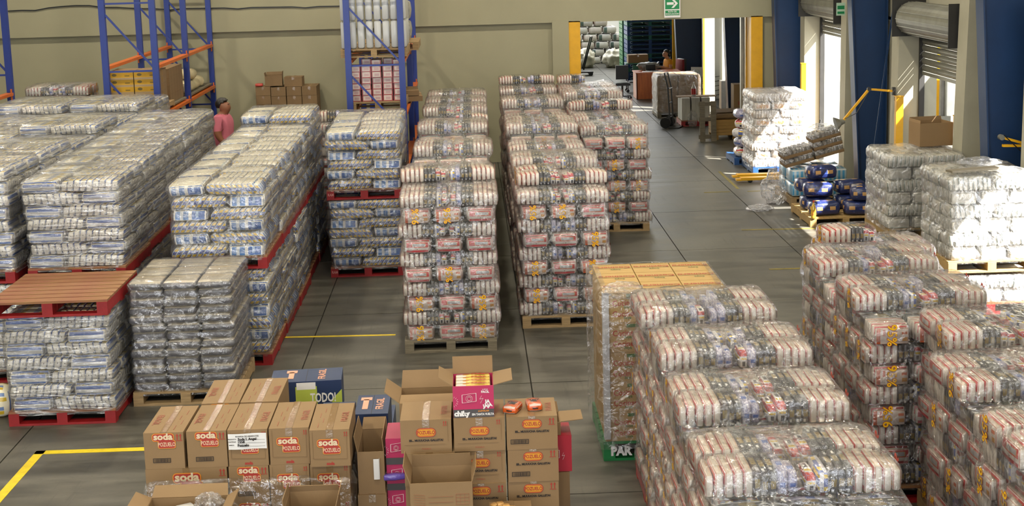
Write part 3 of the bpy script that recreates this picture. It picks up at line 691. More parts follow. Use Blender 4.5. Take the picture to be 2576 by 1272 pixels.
M_FILMD = {'M': M_FILM, 'H': M_FILMH, 'W': M_FILMW}
def outline(hx, hy, r=.07):
    """rounded rectangle as (x, y, outward normal)"""
    per = []; cs = [(hx - r, r - hy, -R90), (hx - r, hy - r, 0.), (r - hx, hy - r, R90), (r - hx, r - hy, math.pi)]
    for ci in range(4):
        x, y, a0 = cs[ci]; x2, y2, _ = cs[(ci + 1) % 4]
        for k in range(5):
            t = a0 + k * R90 / 4; per.append((x + r * math.cos(t), y + r * math.sin(t), math.cos(t), math.sin(t)))
        ca, sa = math.cos(a0 + R90), math.sin(a0 + R90)
        for k in range(1, 13):
            u = k / 13; per.append((x + (x2 - x) * u + r * ca, y + (y2 - y) * u + r * sa, ca, sa))
    return per
def build_film(f, i):
    """stretch film as a skin round one load: it follows the outline of every layer, a little outside it"""
    nl = max(2, int(round((f['z1'] - f['zb']) / f['lh']))); so = i * 7.3; lh = f['lh']
    E = f.get('ext') or [(f['x'], f['x'] + f['w'], f['y'], f['y'] + f['d'])] * nl
    nl = len(E); cx0, cy0 = f['x'] + f['w'] / 2, f['y'] + f['d'] / 2
    mix = lambda a, b: tuple((p + q) / 2 for p, q in zip(a, b))
    rings = [(f['z0'], E[0], 0.)]
    for l in range(nl):
        z = f['zb'] + l * lh
        if l == 0: rings.append((z, E[0], 0.))
        elif max(abs(p - q) for p, q in zip(E[l], E[l - 1])) > .09: rings += [(z + .004, E[l - 1], -.004), (z + .016, E[l], 0.)]
        else: rings.append((z, mix(E[l], E[l - 1]), -.004))
        rings += [(z + lh * .33, E[l], .003), (z + lh * .67, E[l], .003)]
    zt = f['zb'] + nl * lh; rings.append((zt - .006, E[-1], -.022))
    V, Fc = [], []; N = 68
    for k, (z, e, o0) in enumerate(rings):
        ox, oy = (e[0] + e[1]) / 2 - cx0, (e[2] + e[3]) / 2 - cy0
        for (x, y, a, b) in outline((e[1] - e[0]) / 2 + .012, (e[3] - e[2]) / 2 + .012):
            wx, wy = x + ox, y + oy
            o = o0 + .007 * noise.noise((wx * 5 + so, wy * 5, z * 6)) + .004 * noise.noise((wx * 17 + so, wy * 17, z * 14))
            V.append((wx + a * o, wy + b * o, z + (.012 * noise.noise((wx * 6, wy * 6 + so, 1)) if k == 0 else 0)))
    e = E[-1]; ox, oy = (e[0] + e[1]) / 2 - cx0, (e[2] + e[3]) / 2 - cy0; hx, hy = (e[1] - e[0]) / 2, (e[3] - e[2]) / 2
    caps = (.93, .8, .55, .28) if f['cap'] else (.93, .84)
    for s in caps:
        for (x, y, a, b) in outline(hx, hy):
            zz = zt - .004 if f.get('flat') else zt + .012 + .014 * noise.noise((x * s * 4 + so, y * s * 4, 3)) + .007 * noise.noise((x * s * 15 + so, y * s * 15, 5))
            V.append((x * s + ox, y * s + oy, zz))
    R = len(rings) + len(caps)
    for k in range(R - 1):
        for j in range(N): Fc.append((k * N + j, k * N + (j + 1) % N, (k + 1) * N + (j + 1) % N, (k + 1) * N + j))
    if f['cap']: Fc.append(tuple((R - 1) * N + j for j in range(N)))
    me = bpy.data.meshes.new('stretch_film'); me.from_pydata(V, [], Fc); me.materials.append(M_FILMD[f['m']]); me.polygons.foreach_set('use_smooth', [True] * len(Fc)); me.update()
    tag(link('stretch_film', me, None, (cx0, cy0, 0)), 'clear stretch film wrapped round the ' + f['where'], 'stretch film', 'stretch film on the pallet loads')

# ------------------------------------------------------------------ the loads
rd = random.Random(3)
def rows(kind, x0, ys, nls, phr, pals, **k):
    n = len(ys)
    for i, y in enumerate(ys):
        w = '%s stack from %s' % (ORD[i] if k.get('front') else ORD[n - 1 - i], phr)
        kk = {a: b for a, b in k.items() if a not in ('front', 'extras')}
        ex = k.get('extras', {}).get(i, ())
        load(kind, x0[i] if isinstance(x0, list) else x0, y, 0, nls[i] if isinstance(nls, list) else nls, w, pal=pals[i % len(pals)], extra=ex, skip=0 if (kind == 'parcel' and not ex) else None, **kk)
# sugar: double tiers
def sugar_row(kind, x0, ys, nu, phr, film, nlow=7, dr=0.):
    for i, y in enumerate(ys):
        w = '%s stack %s' % (ORD[i], phr); xx = x0 + rd.uniform(-.02, .02) - dr * i
        load(kind, xx, y, 0, nlow, w, 'lower tier,', film=film)
        load(kind, xx + rd.uniform(-.02, .02), y, .14 + nlow * .134, nu if isinstance(nu, int) else nu[i], w, 'upper tier,', film=film)
sugar_row('sugar', -3.25, [14.7 + 1.26 * i for i in range(5)], [6, 6, 6, 6, 7], 'behind the bean sacks', 'M')
sugar_row('sugarb', -4.72, [14.42 + 1.27 * i for i in range(5)], [7, 7, 7, 7, 7], 'behind the empty pallet', 'H', dr=.03)
sugar_row('sugarb', -5.84, [14.4 + 1.245 * i for i in range(7)], [8, 8, 7, 8, 7, 8, 7], 'in the outer row', 'H', dr=.025)
sugar_row('sugarb', -6.98, [18.15 + 1.245 * i for i in range(4)], [7, 7, 8, 7], 'by the rack', 'H', dr=.02)
sugar_row('sugar', -1.99, [18.7, 19.96], [6, 6], 'of the parcel-side pair', 'M')
load('sugarb', -4.53, 12.98, 0, 7, 'stack under the empty pallet', film='H', cap=False)
load('sack', -3.45, 13.45, 0, 13, 'stack of dark bean sacks', film='M', pal='wood', pw=1.04)
# food parcels
rows('parcel', [-.81 + .004 * i for i in range(10)], [14.95 + 1.13 * i for i in range(10)], [10, 10, 9, 10, 9, 10, 9, 10, 10, 10], 'the wall, row beside sugar', ['grey', 'red', 'wood'], extras={0: (2, 5), 6: (4,)})
rows('parcel', [.53 + .005 * i for i in range(10)], [15.8 + 1.125 * i for i in range(10)], [9, 10, 9, 9, 10, 9, 9, 10, 9, 10], 'the wall, row along aisle', ['wood', 'grey'], extras={0: (1, 2, 4), 5: (0, 3), 9: (2, 5)})
rows('parcel', 1.7, [21.12, 22.28, 23.45, 24.6, 25.76], [9, 9, 9, 10, 10], 'the wall, short doorway row', ['wood', 'yellow'], extras={2: (0, 3), 4: (2,)})
rows('parcel', -2.5, [21.25], 10, 'the lone spot behind sugar', ['grey'], extras={0: (1,)})
rows('parcel', [1.3, 1.27, 1.24, 1.22], [10.08, 8.95, 7.83, 6.7], [9, 9, 9, 9], 'the oil cartons', ['red', 'wood'], front=True)
rows('parcel', [3.42, 3.03, 3.05, 3.42, 3.1, 3.0], [12.68, 11.5, 10.36, 9.22, 8.08, 6.93], [8, 9, 9, 9, 9, 9], 'the blue multipacks', ['red', 'wood'], front=True)
rows('parcel', -7.5, [23.3], 13, 'the far outer corner', ['wood'])
unit('parcel', (3.68, 13.42, .14 + 8 * .165), .1, 'loose food parcel lying alone on the lowest parcel stack', 'loose parcel')
# loads by the loading doors
load('rbale', 5.33, 25.95, 0, 9, 'pale rice stack on the pallet jack', film='W', pal='blue', filmtop=.02)
load('white', 5.52, 18.05, .42, 6, 'green-striped stack under the open carton', film='W', pal='yellow')
load('white', 5.45, 15.5, .56, 6, 'sunlit green-striped stack', 'upper tier,', film='W', pal='yellow')
load('white', 5.45, 15.5, .06, 2, 'sunlit green-striped stack', 'lower tier,', film='W', pal='red', cap=False)

# visibility: which units and pallets the camera sees, and how large
V, Fq, owner = [], [], []
def addbox(P, oid):
    k = len(V); V.extend(P)
    for f in ((0, 1, 5, 4), (3, 2, 6, 7), (2, 0, 4, 6), (1, 3, 7, 5), (4, 5, 7, 6), (2, 3, 1, 0)): Fq.append(tuple(k + i for i in f)); owner.append(oid)
for i, u in enumerate(UNITS): addbox(u['P'], i)
for i, p in enumerate(PALLETS):
    p['P'] = [Vector((p['x'] + a * p['w'], p['y'] + b * p['d'], p['z'] + .01 + c * .12)) for c in (0, 1) for b in (0, 1) for a in (0, 1)]; addbox(p['P'], 100000 + i)
bvh = BVHTree.FromPolygons(V, Fq)
def score(P, oid):
    q = [px(p) for p in P]; x0, x1 = max(0, min(a[0] for a in q)), min(2576, max(a[0] for a in q)); y0, y1 = max(0, min(a[1] for a in q)), min(1272, max(a[1] for a in q))
    if x1 <= x0 or y1 <= y0: return 0.
    c = sum(P, Vector()) / 8; hit = 0; tot = 0
    for tz in (.08, .5, .97):
        for tx in (.04, .3, .7, .96):
            for ty in (.03, .5, .97):
                a = P[0].lerp(P[1], tx); b = P[2].lerp(P[3], tx); lo = a.lerp(b, ty)
                a = P[4].lerp(P[5], tx); b = P[6].lerp(P[7], tx); hi = a.lerp(b, ty)
                t = lo.lerp(hi, tz); d = t - CC; L = d.length; d.normalize(); tot += 1
                loc, nn, fi, dist = bvh.ray_cast(CC, d)
                if fi is not None and owner[fi] == oid: hit += 1
    return (x1 - x0) * (y1 - y0) * hit / tot
for i, u in enumerate(UNITS): u['s'] = score(u['P'], i)
for i, p in enumerate(PALLETS): p['s'] = score(p['P'], 100000 + i)

# build the units: the 300 that show largest of each kind singly, the rest joined
stuff_noun = {'parcel': ('food_parcels', 'remaining clear-wrapped food parcels filling the stacks', 'parcels'), 'sugar': ('sugar_bales', 'remaining blue and yellow sugar bales filling the stacks', 'sugar bales'), 'sugarb': ('sugar_bales', 'remaining white-backed sugar bales filling the stacks', 'sugar bales'),
              'white': ('striped_bales', 'remaining green-striped bales inside the stacks', 'bales'), 'rbale': ('rice_bales', 'remaining pale rice bales inside the stack', 'rice bales'), 'sack': ('bean_sacks', 'remaining bean sacks inside the dark stack', 'sacks')}
for kind, K in KIND.items():
    us = sorted([u for u in UNITS if u['kind'] == kind], key=lambda u: -u['s'])
    LIM = {'parcel': 300, 'sugar': 150, 'sugarb': 150}.get(kind, 300); DET = {'parcel': 130, 'sugar': 60, 'sugarb': 50, 'white': 40, 'rbale': 0, 'sack': 0}[kind]
    mids = [mid.mesh(ONAME[kind], mats, True) for (pl, mid, mats) in K['v']]
    rest = MB(); rmats = []; off = []
    for (pl, mid, mats) in K['v']: off.append(len(rmats)); rmats += mats
    loff = len(rmats); rmats += K['lowm']; nrest = 0
    for k, u in enumerate(us):
        vi = u['var'] % len(K['v']); RM = Euler((u['tw'][0], u['tw'][1], 0)).to_matrix() @ Euler((u['tl'][0], u['tl'][1], u['r'])).to_matrix(); eu = RM.to_euler(); M = Matrix.Translation(u['c']) @ RM.to_4x4()
        if u['s'] > 25 and k < LIM:
            if k < DET and len(K['v'][vi][0]) > 1:
                o = empty(ONAME[kind], u['label'], CATS[kind], u['c'], u['r'], u['group'])
                o.rotation_euler = eu
                for nm, me, x in K['v'][vi][0]: link(nm, me, o, (x, 0, 0))
            else: tag(link(ONAME[kind], mids[vi], None, u['c'], u['r']), u['label'], CATS[kind], u['group']).rotation_euler = eu
        elif u['s'] > 25: rest.add(K['v'][vi][1], M, off[vi]); nrest += 1
        else: rest.add(K['low'], M, loff); nrest += 1
    if nrest:
        n, l, c = stuff_noun[kind]; tag(rest.build(n, rmats, smooth=True), l, c, None, 'stuff')
    print(kind, len(us), 'visible', sum(u['s'] > 25 for u in us), 'rest', nrest)
for p in PALLETS:
    pr_ = pallet(p['x'], p['y'], p['z'], p['w'], p['d'], PAL[p['m']], p['label'], detail=p['s'] > 60)
    if 'first stack of the parcel-side pair' in p['label']: text(pr_, 'RAM', .05, mat('faded_pink_paint', '#c98a86', .6), (-p['w'] / 2 + .055, -p['d'] / 2 - .002, .07), bold=.001, sx=.8)
for i, f in enumerate(FILMS): build_film(f, i)
# the empty red pallet on top of the low sugar stack
pallet(-4.62, 12.9, .14 + 7 * .134 + .012, 1.13, 1.22, PAL['red'], 'empty red pallet with worn boards lying on the low sugar stack', h=.15, boards=8)

# ------------------------------------------------------------------ cartons
def rrect(mb, w, h, r, off, mi, cx=0., cy=0., n=5):
    pts = []
    for sx, sy, a0 in ((1, -1, -R90), (1, 1, 0), (-1, 1, R90), (-1, -1, math.pi)):
        for k in range(n + 1):
            t = a0 + R90 * k / n; pts.append((cx + sx * (w / 2 - r) + r * math.cos(t), cy + sy * (h / 2 - r) + r * math.sin(t), off))
    mb.quad(pts, mi); return mb
def tx(mb, body, size, bold, mi, x, y, off, rot=0., sx=1.): return mb.add(txt_mb(body, size, bold, mi, T(x, y, off) @ Matrix.Rotation(rot, 4, 'Z') @ Matrix.Diagonal((sx, 1, 1, 1))))
M_OR = mat('print_orange', '#d98a2b', .5, var=.05); M_CRM = mat('print_cream', '#d9c8a8', .5, var=.05); M_RI = mat('print_brick_red', '#a5352b', .5, var=.08)
M_GOLD = mat('print_gold', '#d59a26', .5, var=.06); M_LTI = mat('faint_red_ink', '#9c5a44', .6, var=.1)
def soda_logo():
    m = MB(); rrect(m, .155, .06, .022, .001, 0, -.012, .024); rrect(m, .125, .062, .015, .001, 0, .012, -.026); rrect(m, .145, .05, .018, .0016, 1, -.012, .024); rrect(m, .115, .054, .012, .0016, 1, .012, -.026)
    tx(m, 'soda', .064, .0025, 2, -.012, .028, .0022, sx=1.1); tx(m, 'POZUELO', .040, .0006, 2, .012, -.028, .0022, sx=.68); return m.mesh('logo', [M_OR, M_RI, M_CRM])
def poz_logo():
    m = MB(); rrect(m, .145, .068, .033, .001, 0); rrect(m, .135, .058, .028, .0014, 1); rrect(m, .125, .049, .024, .0018, 0); rrect(m, .12, .044, .021, .0022, 2)
    tx(m, 'POZUELO', .036, .0012, 0, 0, -.001, .0028, sx=.82); return m.mesh('logo', [M_RI, M_OR, M_GOLD])
def arrows():
    m = MB()
    for x in (-.011, .011):
        m.quad([(x - .003, -.018, .001), (x + .003, -.018, .001), (x + .003, .01, .001), (x - .003, .01, .001)]); m.quad([(x - .009, .01, .001), (x + .009, .01, .001), (x, .026, .001)])
    m.quad([(-.022, -.025, .001), (.022, -.025, .001), (.022, -.021, .001), (-.022, -.021, .001)]); return m.mesh('handling_arrows', [M_REDINK])
def barcode(w=.13, h=.035):
    m = MB(); 
    for a, b, c, d in ((-w / 2, w / 2, h / 2 - .004, h / 2), (-w / 2, w / 2, -h / 2, -h / 2 + .004), (-w / 2, -w / 2 + .005, -h / 2, h / 2), (w / 2 - .005, w / 2, -h / 2, h / 2)): m.quad([(a, c, .001), (b, c, .001), (b, d, .001), (a, d, .001)])
    x = -w / 2 + .012; q = random.Random(4)
    while x < w / 2 - .014:
        e = q.choice((.002, .003, .005)); m.quad([(x, -h / 2 + .005, .001), (x + e, -h / 2 + .005, .001), (x + e, h / 2 - .005, .001), (x, h / 2 - .005, .001)]); x += e + q.choice((.002, .003, .004))
    return m.mesh('barcode', [M_INK])
LOGO_S, LOGO_P, ARR, BAR = soda_logo(), poz_logo(), arrows(), barcode()
FRM = {'front': FRONT, 'right': SIDE, 'left': SIDEL, 'top': Matrix.Identity(4)}
def decal(me, par, pos, face='front', rot=0., s=1.): return link(me.name.split('.')[0], me, par, M=Matrix.Translation(pos) @ FRM[face] @ Matrix.Rotation(rot, 4, 'Z') @ Matrix.Scale(s, 4))

M_PINK_ = mat('pink_print', '#b4285a', .5, var=.06)
def carton(label, x0, y0, z0, w, d, h, m=M_CARD, rz=0., name='carton', is_open=False, tape=True, flaps=None, cat='carton', group=None, seam='y'):
    """cardboard box; origin at the centre of its base; front faces -Y"""
    r = empty(name, label, cat, (x0 + w / 2, y0 + d / 2, z0), rz, group); t = .006
    if not is_open:
        b = MB(); e = .004
        b.box((0, 0, h / 2), (w - .004, d - .004, h)); bo = b.build('body', m, r)
        mod = bo.modifiers.new('bevel', 'BEVEL'); mod.width = .004; mod.segments = 2
        sm = MB().box((0, 0, h + .0005), ((.004, d - .02, .002) if seam == 'y' else (w - .02, .004, .002))); sm.build('seam', M_INK, r)
        if tape:
            tw = .05; tp = MB()
            if seam == 'y': tp.box((0, 0, h + .0018), (tw, d, .0012)); tp.box((0, -d / 2 - .0005, h - .03), (tw, .0012, .06))
            else: tp.box((0, 0, h + .0018), (w, tw, .0012)); tp.box((w / 2 + .0005, 0, h - .03), (.0012, tw, .06))
            tp.build('packing_tape', M_PTAPE, r)
    else:
        b = MB(); b.box((0, -d / 2 + t / 2, h / 2), (w, t, h)); b.box((0, d / 2 - t / 2, h / 2), (w, t, h)); b.box((-w / 2 + t / 2, 0, h / 2), (t, d - 2 * t, h)); b.box((w / 2 - t / 2, 0, h / 2), (t, d - 2 * t, h)); b.box((0, 0, t / 2), (w - 2 * t, d - 2 * t, t)); b.build('body', m, r)
        for side, ang, L in (flaps or (('front', 1.9, .12), ('back', 1.0, .12), ('left', 1.6, .12), ('right', 1.6, .12))):
            # ang: 0 = standing straight up, positive leans outward
            f = MB(); c, s = math.cos(ang) * L, math.sin(ang) * L
            if side == 'front': P = [(-w / 2, -d / 2, h), (w / 2, -d / 2, h), (w / 2 - .012, -d / 2 - s, h + c), (-w / 2 + .012, -d / 2 - s, h + c)]
            elif side == 'back': P = [(w / 2, d / 2, h), (-w / 2, d / 2, h), (-w / 2 + .012, d / 2 + s, h + c), (w / 2 - .012, d / 2 + s, h + c)]
            elif side == 'left': P = [(-w / 2, d / 2, h), (-w / 2, -d / 2, h), (-w / 2 - s, -d / 2 + .012, h + c), (-w / 2 - s, d / 2 - .012, h + c)]
            else: P = [(w / 2, -d / 2, h), (w / 2, d / 2, h), (w / 2 + s, d / 2 - .012, h + c), (w / 2 + s, -d / 2 + .012, h + c)]
            f.quad(P); fo = f.build('flap', M_CARD if m is M_PINK_ else m, r); md = fo.modifiers.new('thick', 'SOLIDIFY'); md.thickness = .005
    return r

# --- soda cracker cartons
pallet(-2.5, 9.84, 0, 1.53, .62, PAL['wood'], 'wooden pallet under the soda cracker cartons', boards=4); pallet(-2.5, 10.475, 0, 1.2, .63, PAL['wood'], 'wooden pallet under the rear row of soda cracker cartons', boards=4)
sw, sdp, shh = .296, .6, .28
def soda(label, x, y, z, style, w=sw, d=sdp, h=shh, rz=0.):
    r = carton(label, x, y, z, w, d, h, rz=rz, cat='carton', group=None)
    f = -d / 2 - .0015
    if style == 'a':
        decal(LOGO_S, r, (.01, f, h * .78), s=1.05); decal(ARR, r, (w / 2 - .035, f, h * .86), s=1.1); decal(BAR, r, (-.02, f, h * .24))
    elif style == 'b':
        decal(LOGO_S, r, (.0, f, h * .55), s=1.05); text(r, 'soda', .03, M_RI, (0, f, .022), bold=.002); decal(ARR, r, (w / 2 - .03, f, h * .88), s=.7)
        fr = MB(); 
        for a, b in (((-w * .42, f, h * .95), (-w * .42, f, h * .22)), ((-w * .42, f, h * .22), (w * .42, f, h * .2)), ((w * .42, f, h * .2), (w * .42, f, h * .95))): fr.bar(a, b, .002, .001)
        fr.build('perforation', M_CARDD, r)
    elif style == 'w':
        decal(LOGO_S, r, (.02, f, h * .62), s=1.35); decal(ARR, r, (w / 2 - .035, f, h * .86), s=1.1)
    if style != 'w' :
        text(r, 'FRAGIL', .07, M_LTI, (-w * .33 if style == 'a' else w * .33, -.02, h + .003), 'top', -R90 if style == 'a' else R90, bold=.001)
        ln = MB()
        for i in range(4): ln.box(((w * .22 if style == 'a' else -w * .3) + (i % 2) * .03, -.2 + .11 * i, h + .0025), (.004, .09, .001))
        ln.build('printed_lines', M_LTI, r)
    return r
def X(x, y, z): return at_z(x, y, z).x
ys = 9.86
tops = [(363, 'a', 'leftmost'), (468, 'a', ''), (569, 'b', ''), (671, 'b', ''), (764, 'b', '')]
labs = ['soda cracker carton with barcode at the outer end of the top row', 'soda cracker carton with glossy wide tape strip, second from the outer end', 'soda cracker carton with a handwritten white paper label', 'soda cracker carton with perforated front beside the labelled one', 'soda cracker carton at the inner end of the top row, set forward']
SB = []
for i, (xx, st, _) in enumerate(tops):
    SB.append(soda(labs[i], (X(xx, 1085, .98) if i < 3 else X(569, 1085, .98) + .303 * (i - 2)), ys - (.07 if i == 4 else 0), .701, st, rz=.004 * (i - 2)))
pp = SB[2]; sheet = MB(); N = 10
for i in range(N):
    a, b = -.14 + .28 * i / N, -.14 + .28 * (i + 1) / N; fa, fb = .006 * math.sin(a * 22) - .302 - .008, .006 * math.sin(b * 22) - .302 - .008
    sheet.quad([(a, fa, .135), (b, fb, .135), (b, fb - .002, .255), (a, fa - .002, .255)])
so = tag(sheet.build('paper_label', M_WHITE, None), 'white paper stock label stuck on the soda cracker carton', 'label'); so.location = pp.location; so.rotation_euler = pp.rotation_euler
for body, sz, x, z in (('BODEGA DE ABARROTES', .015, 0, .235), ('PRODUCTO', .011, -.11, .215), ('CANTIDAD', .011, -.11, .195), ('MARCA', .011, -.115, .17), ('Soda I. Angel', .026, 0, .214), ('1558', .026, -.045, .192), ('Pozuelo', .026, -.03, .167)):
    text(so, body, sz, M_INK, (x, -.319, z), bold=.0004 if sz < .02 else .0012)
for i, z in enumerate((.207, .184, .158)): MB().box((.03, -.319, z), (.2, .0008, .0012)).build('rule', M_INK, so)
# second row behind
soda('soda cracker carton behind, with raised buckled top flaps', X(502, 1014, 1.0), ys + .63, .702, 'a', rz=.01); soda('soda cracker carton behind, beside the buckled one', X(502, 1014, 1.0) + .307, ys + .63, .702, 'b', rz=-.01)
# middle and bottom tiers
xm = X(363, 1085, .98)
for z, nm in ((.42, 'middle'), (.14, 'bottom')):
    soda('wide soda cracker carton turned sideways in the %s tier' % nm, xm - .005, ys, z, 'w', w=.6, d=.3)
    soda('soda cracker carton tucked behind the sideways one, %s tier' % nm, xm, ys + .32, z, 'w', w=.6, d=.3)
    for i, q in enumerate(('beside the sideways one', 'in the centre', 'at the inner end')): soda('soda cracker carton %s of the %s tier' % (q, nm), xm + .605 + i * .3, ys - (.02 if i == 2 else 0), z, 'a' if i == 0 else 'b')
    for i, q in enumerate(('outer', 'inner')): soda('soda cracker carton at the back of the %s tier, %s side' % (nm, q), xm + .3 * i, ys + .63, z, 'b')
build_film(dict(x=xm - .02, y=ys - .03, w=1.545, d=.63, z0=.1, z1=.60, zb=.14, lh=.23, kind='sugar', cap=False, m='M', where='lower soda cracker cartons'), 91)

# --- navy, brown and pink cartons between the two blocks
M_NAVY = mat('navy_print', '#22365e', .5, var=.15, vscale=4); M_PINK = M_PINK_; M_GREY = mat('grey_print', '#4a4648', .5, var=.05); M_PEACH = mat('peach_print', '#d8a088', .5, var=.05); M_LIME = mat('lime_print', '#b5c452', .5, var=.05)
def navy(label, x, y, z, w, d, h, rz=0., extra=None):
    r = carton(label, x, y, z, w, d, h, m=M_NAVY, rz=rz, tape=False); text(r, 'FRAGIL', .085, M_PEACH, (w * .22, 0, h + .003), 'top', R90, bold=.002)
    b = MB(); b.box((-w * .22, .0, h + .002), (.045, d * .5, .0015)); b.box((-w * .22, d * .28, h + .002), (.09, .07, .0015)); b.build('printed_spoon', M_PEACH, r)
    MB().box((0, -d / 2 - .001, h * .5), (w * .3, .0015, h * .7)).build('printed_panel', M_PEACH if not extra else M_LIME, r); return r
for i, z in enumerate((.0, .27, .54)):
    navy('navy carton at the %s of the pile beside the soda cartons' % ('bottom', 'middle', 'top')[i], -1.0, 10.62, z, .27, .48, .265)
    if i < 2: navy('navy carton %s of the pile against the pink boxes' % ('low in the back', 'upper in the back')[i], -1.0, 11.15, z, .27, .48, .265)
navy('navy carton leaning next to the top navy carton', -1.29, 10.66, .54, .27, .42, .22); 
for i, z in enumerate((.0, .27)): navy('navy carton %s supporting the leaning one' % ('at floor level', 'one up,')[i], -1.29, 10.64, z, .27, .46, .265)
t0 = at_y(640, 985, 11.6).x
td = navy('large navy carton lettered with white capitals beside the bean sacks', -1.77, 11.35, .56, .6, .36, .3, rz=.05, extra=1)
text(td, 'TODO!', .11, M_WHITE, (.14, -.1825, .15), bold=.003, sx=.6); MB().quad([(.298, -.182, .22), (.2, -.182, .12), (.298, -.182, .05)]).build('lime_wedge', M_LIME, td); MB().box((.0, -.182, .26), (.16, .0015, .06)).build('sticker', M_WHITE, td)
for z in (.0, .28): carton('plain brown carton under the large navy carton, %s' % ('resting on the floor' if z == 0 else 'second one up'), -1.76, 11.36, z, .56, .34, .28)
for k, (xx, yy, zz) in enumerate(((-1.47, 10.56, .70), (-1.42, 10.70, .70))):
    tag(pillow(.16, .12, .07, .03, (4, 4, 3), (.004, .004, .01)).build('snack_bag', [PM['p_white'], PM['p_lilac'], PM['p_white']], None, (xx, yy, zz + .004), .12 * k, smooth=True), 'small glossy snack bag lying behind the soda cartons', 'snack bag', 'snack bags')
carton('plain carton under the snack bags behind the soda cartons', -1.75, 10.47, .42, .44, .3, .28); carton('plain carton low behind the soda cartons', -1.75, 10.47, .14, .44, .3, .28)
carton('narrow open brown carton standing between soda and pink cartons', -.93, 9.98, .40, .2, .5, .33, m=M_CARD, is_open=True, tape=False, flaps=(('back', .7, .1), ('left', .2, .12), ('right', -.1, .1)))
carton('closed brown carton supporting the narrow open one', -.94, 9.96, 0, .22, .54, .40)
def pink(label, x, y, z, w=.3, d=.36, h=.203, rz=0., **k):
    r = carton(label, x, y, z, w, d, h, m=M_PINK, rz=rz, tape=False, **k); MB().box((0, -d / 2 - .001, h * .13), (w - .004, .002, h * .26)).build('grey_band', M_GREY, r); return r
def doodle(r, d, sc=1., ox=0., oz=0.):
    m = MB(); f = -d / 2 - .0035
    def ring(cx, cz, rr, n=14):
        p = [(cx + rr * math.cos(2 * math.pi * i / n), f, cz + rr * math.sin(2 * math.pi * i / n)) for i in range(n + 1)]
        for a, b in zip(p, p[1:]): m.bar(a, b, .0035, .001)
    ring(ox, .13 + oz, .024 * sc); ring(ox, .13 + oz, .014 * sc)
    q = [(ox - .05 * sc, f, .10 + oz), (ox + .05 * sc, f, .11 + oz), (ox + .05 * sc, f, .17 + oz), (ox - .05 * sc, f, .16 + oz), (ox - .05 * sc, f, .10 + oz)]
    for a, b in zip(q, q[1:]): m.bar(a, b, .0035, .001)
    z = [(ox + .09 * sc, f, .15 + oz), (ox + .075 * sc, f, .125 + oz), (ox + .1 * sc, f, .13 + oz), (ox + .08 * sc, f, .095 + oz)]
    for a, b in zip(z, z[1:]): m.bar(a, b, .004, .001)
    for i in range(7):
        t = -1.2 + i * .4; m.bar((ox - .12 * sc + .03 * math.cos(t), f, .11 + oz + .03 * math.sin(t)), (ox - .12 * sc + .042 * math.cos(t), f, .11 + oz + .042 * math.sin(t)), .0035, .001)
    m.build('white_doodles', M_WHITE, r)
for i, z in enumerate((.0, .203, .406, .609)):
    r = pink('pink snack carton, %s in the pile behind the cracker cartons' % ('bottom one', 'second one up', 'third one up', 'topmost')[i], -.72, 10.02, z); doodle(r, .36, .8, -.07)
tag(pillow(.17, .06, .05, .022, (4, 3, 3), (.004, .004, .006)).build('snack_pack', [mat('violet_wrap', '#6c58b8', .3, coat=.6, bump=.5)], None, (-.66, 9.992, .50), .1, smooth=True), 'violet snack pack wedged beside the pink cartons', 'snack pack')
tag(MB().box((-.02, 0, .08), (.04, .003, .16)).box((.003, .02, .08), (.003, .04, .16)).build('paper_sheet', M_WHITE, None, (-.77, 9.96, .52)), 'folded white paper sheet hanging on the pink carton pile', 'paper')

# --- cookie cartons, three columns of four
pallet(-.6, 9.5, 0, 1.18, .46, PAL['wood'], 'wooden pallet under the cookie cartons', boards=3)
pw, pdp, ph = .372, .41, .245
colx_ = [-.575, -.193, .183]; cn = ('next to the pink cartons', 'in the middle column', 'at the aisle end')
for c in range(3):
    for t in range(4):
        z = .14 + ph * t; tn = ('bottom', 'second', 'third', 'top')[t]
        r = carton('cookie carton with oval logo, %s tier, %s' % (tn, cn[c]), colx_[c] + (.02 if c == 0 and t < 3 else 0), 9.53 + random.uniform(-.01, .01), z, pw - .004, pdp, ph, rz=random.uniform(-.015, .015)); f = -pdp / 2 - .0015
        bb = (c == 2) or (c == 1 and t < 2)
        decal(LOGO_P, r, (0, f, ph * (.78 if bb else .62)), s=.98); text(r, 'ES... MUUUCHA GALLETA!', .021, M_INK, (0, f, ph * (.55 if bb else .38)), bold=.0012)
        if bb: decal(ARR, r, (pw / 2 - .045, f, ph * .84), s=1.05); decal(BAR, r, (-.09, f, ph * .25))
        else:
            text(r, 'POZUELO', .014, M_RI, (0, f, .03)); decal(ARR, r, (pw / 2 - .05, f, ph * .88), s=.7)
            fr = MB()
            for a, b in (((-pw * .42, f, ph * .25), (pw * .36, f, ph * .26)), ((pw * .42, f, ph * .33), (pw * .42, f, ph * .95))): fr.bar(a, b, .0018, .001)
            fr.build('perforation', M_CARDD, r)
        if t == 3: text(r, 'FRAGIL', .06, M_LTI, (.13, 0, ph + .003), 'top', R90, bold=.001)
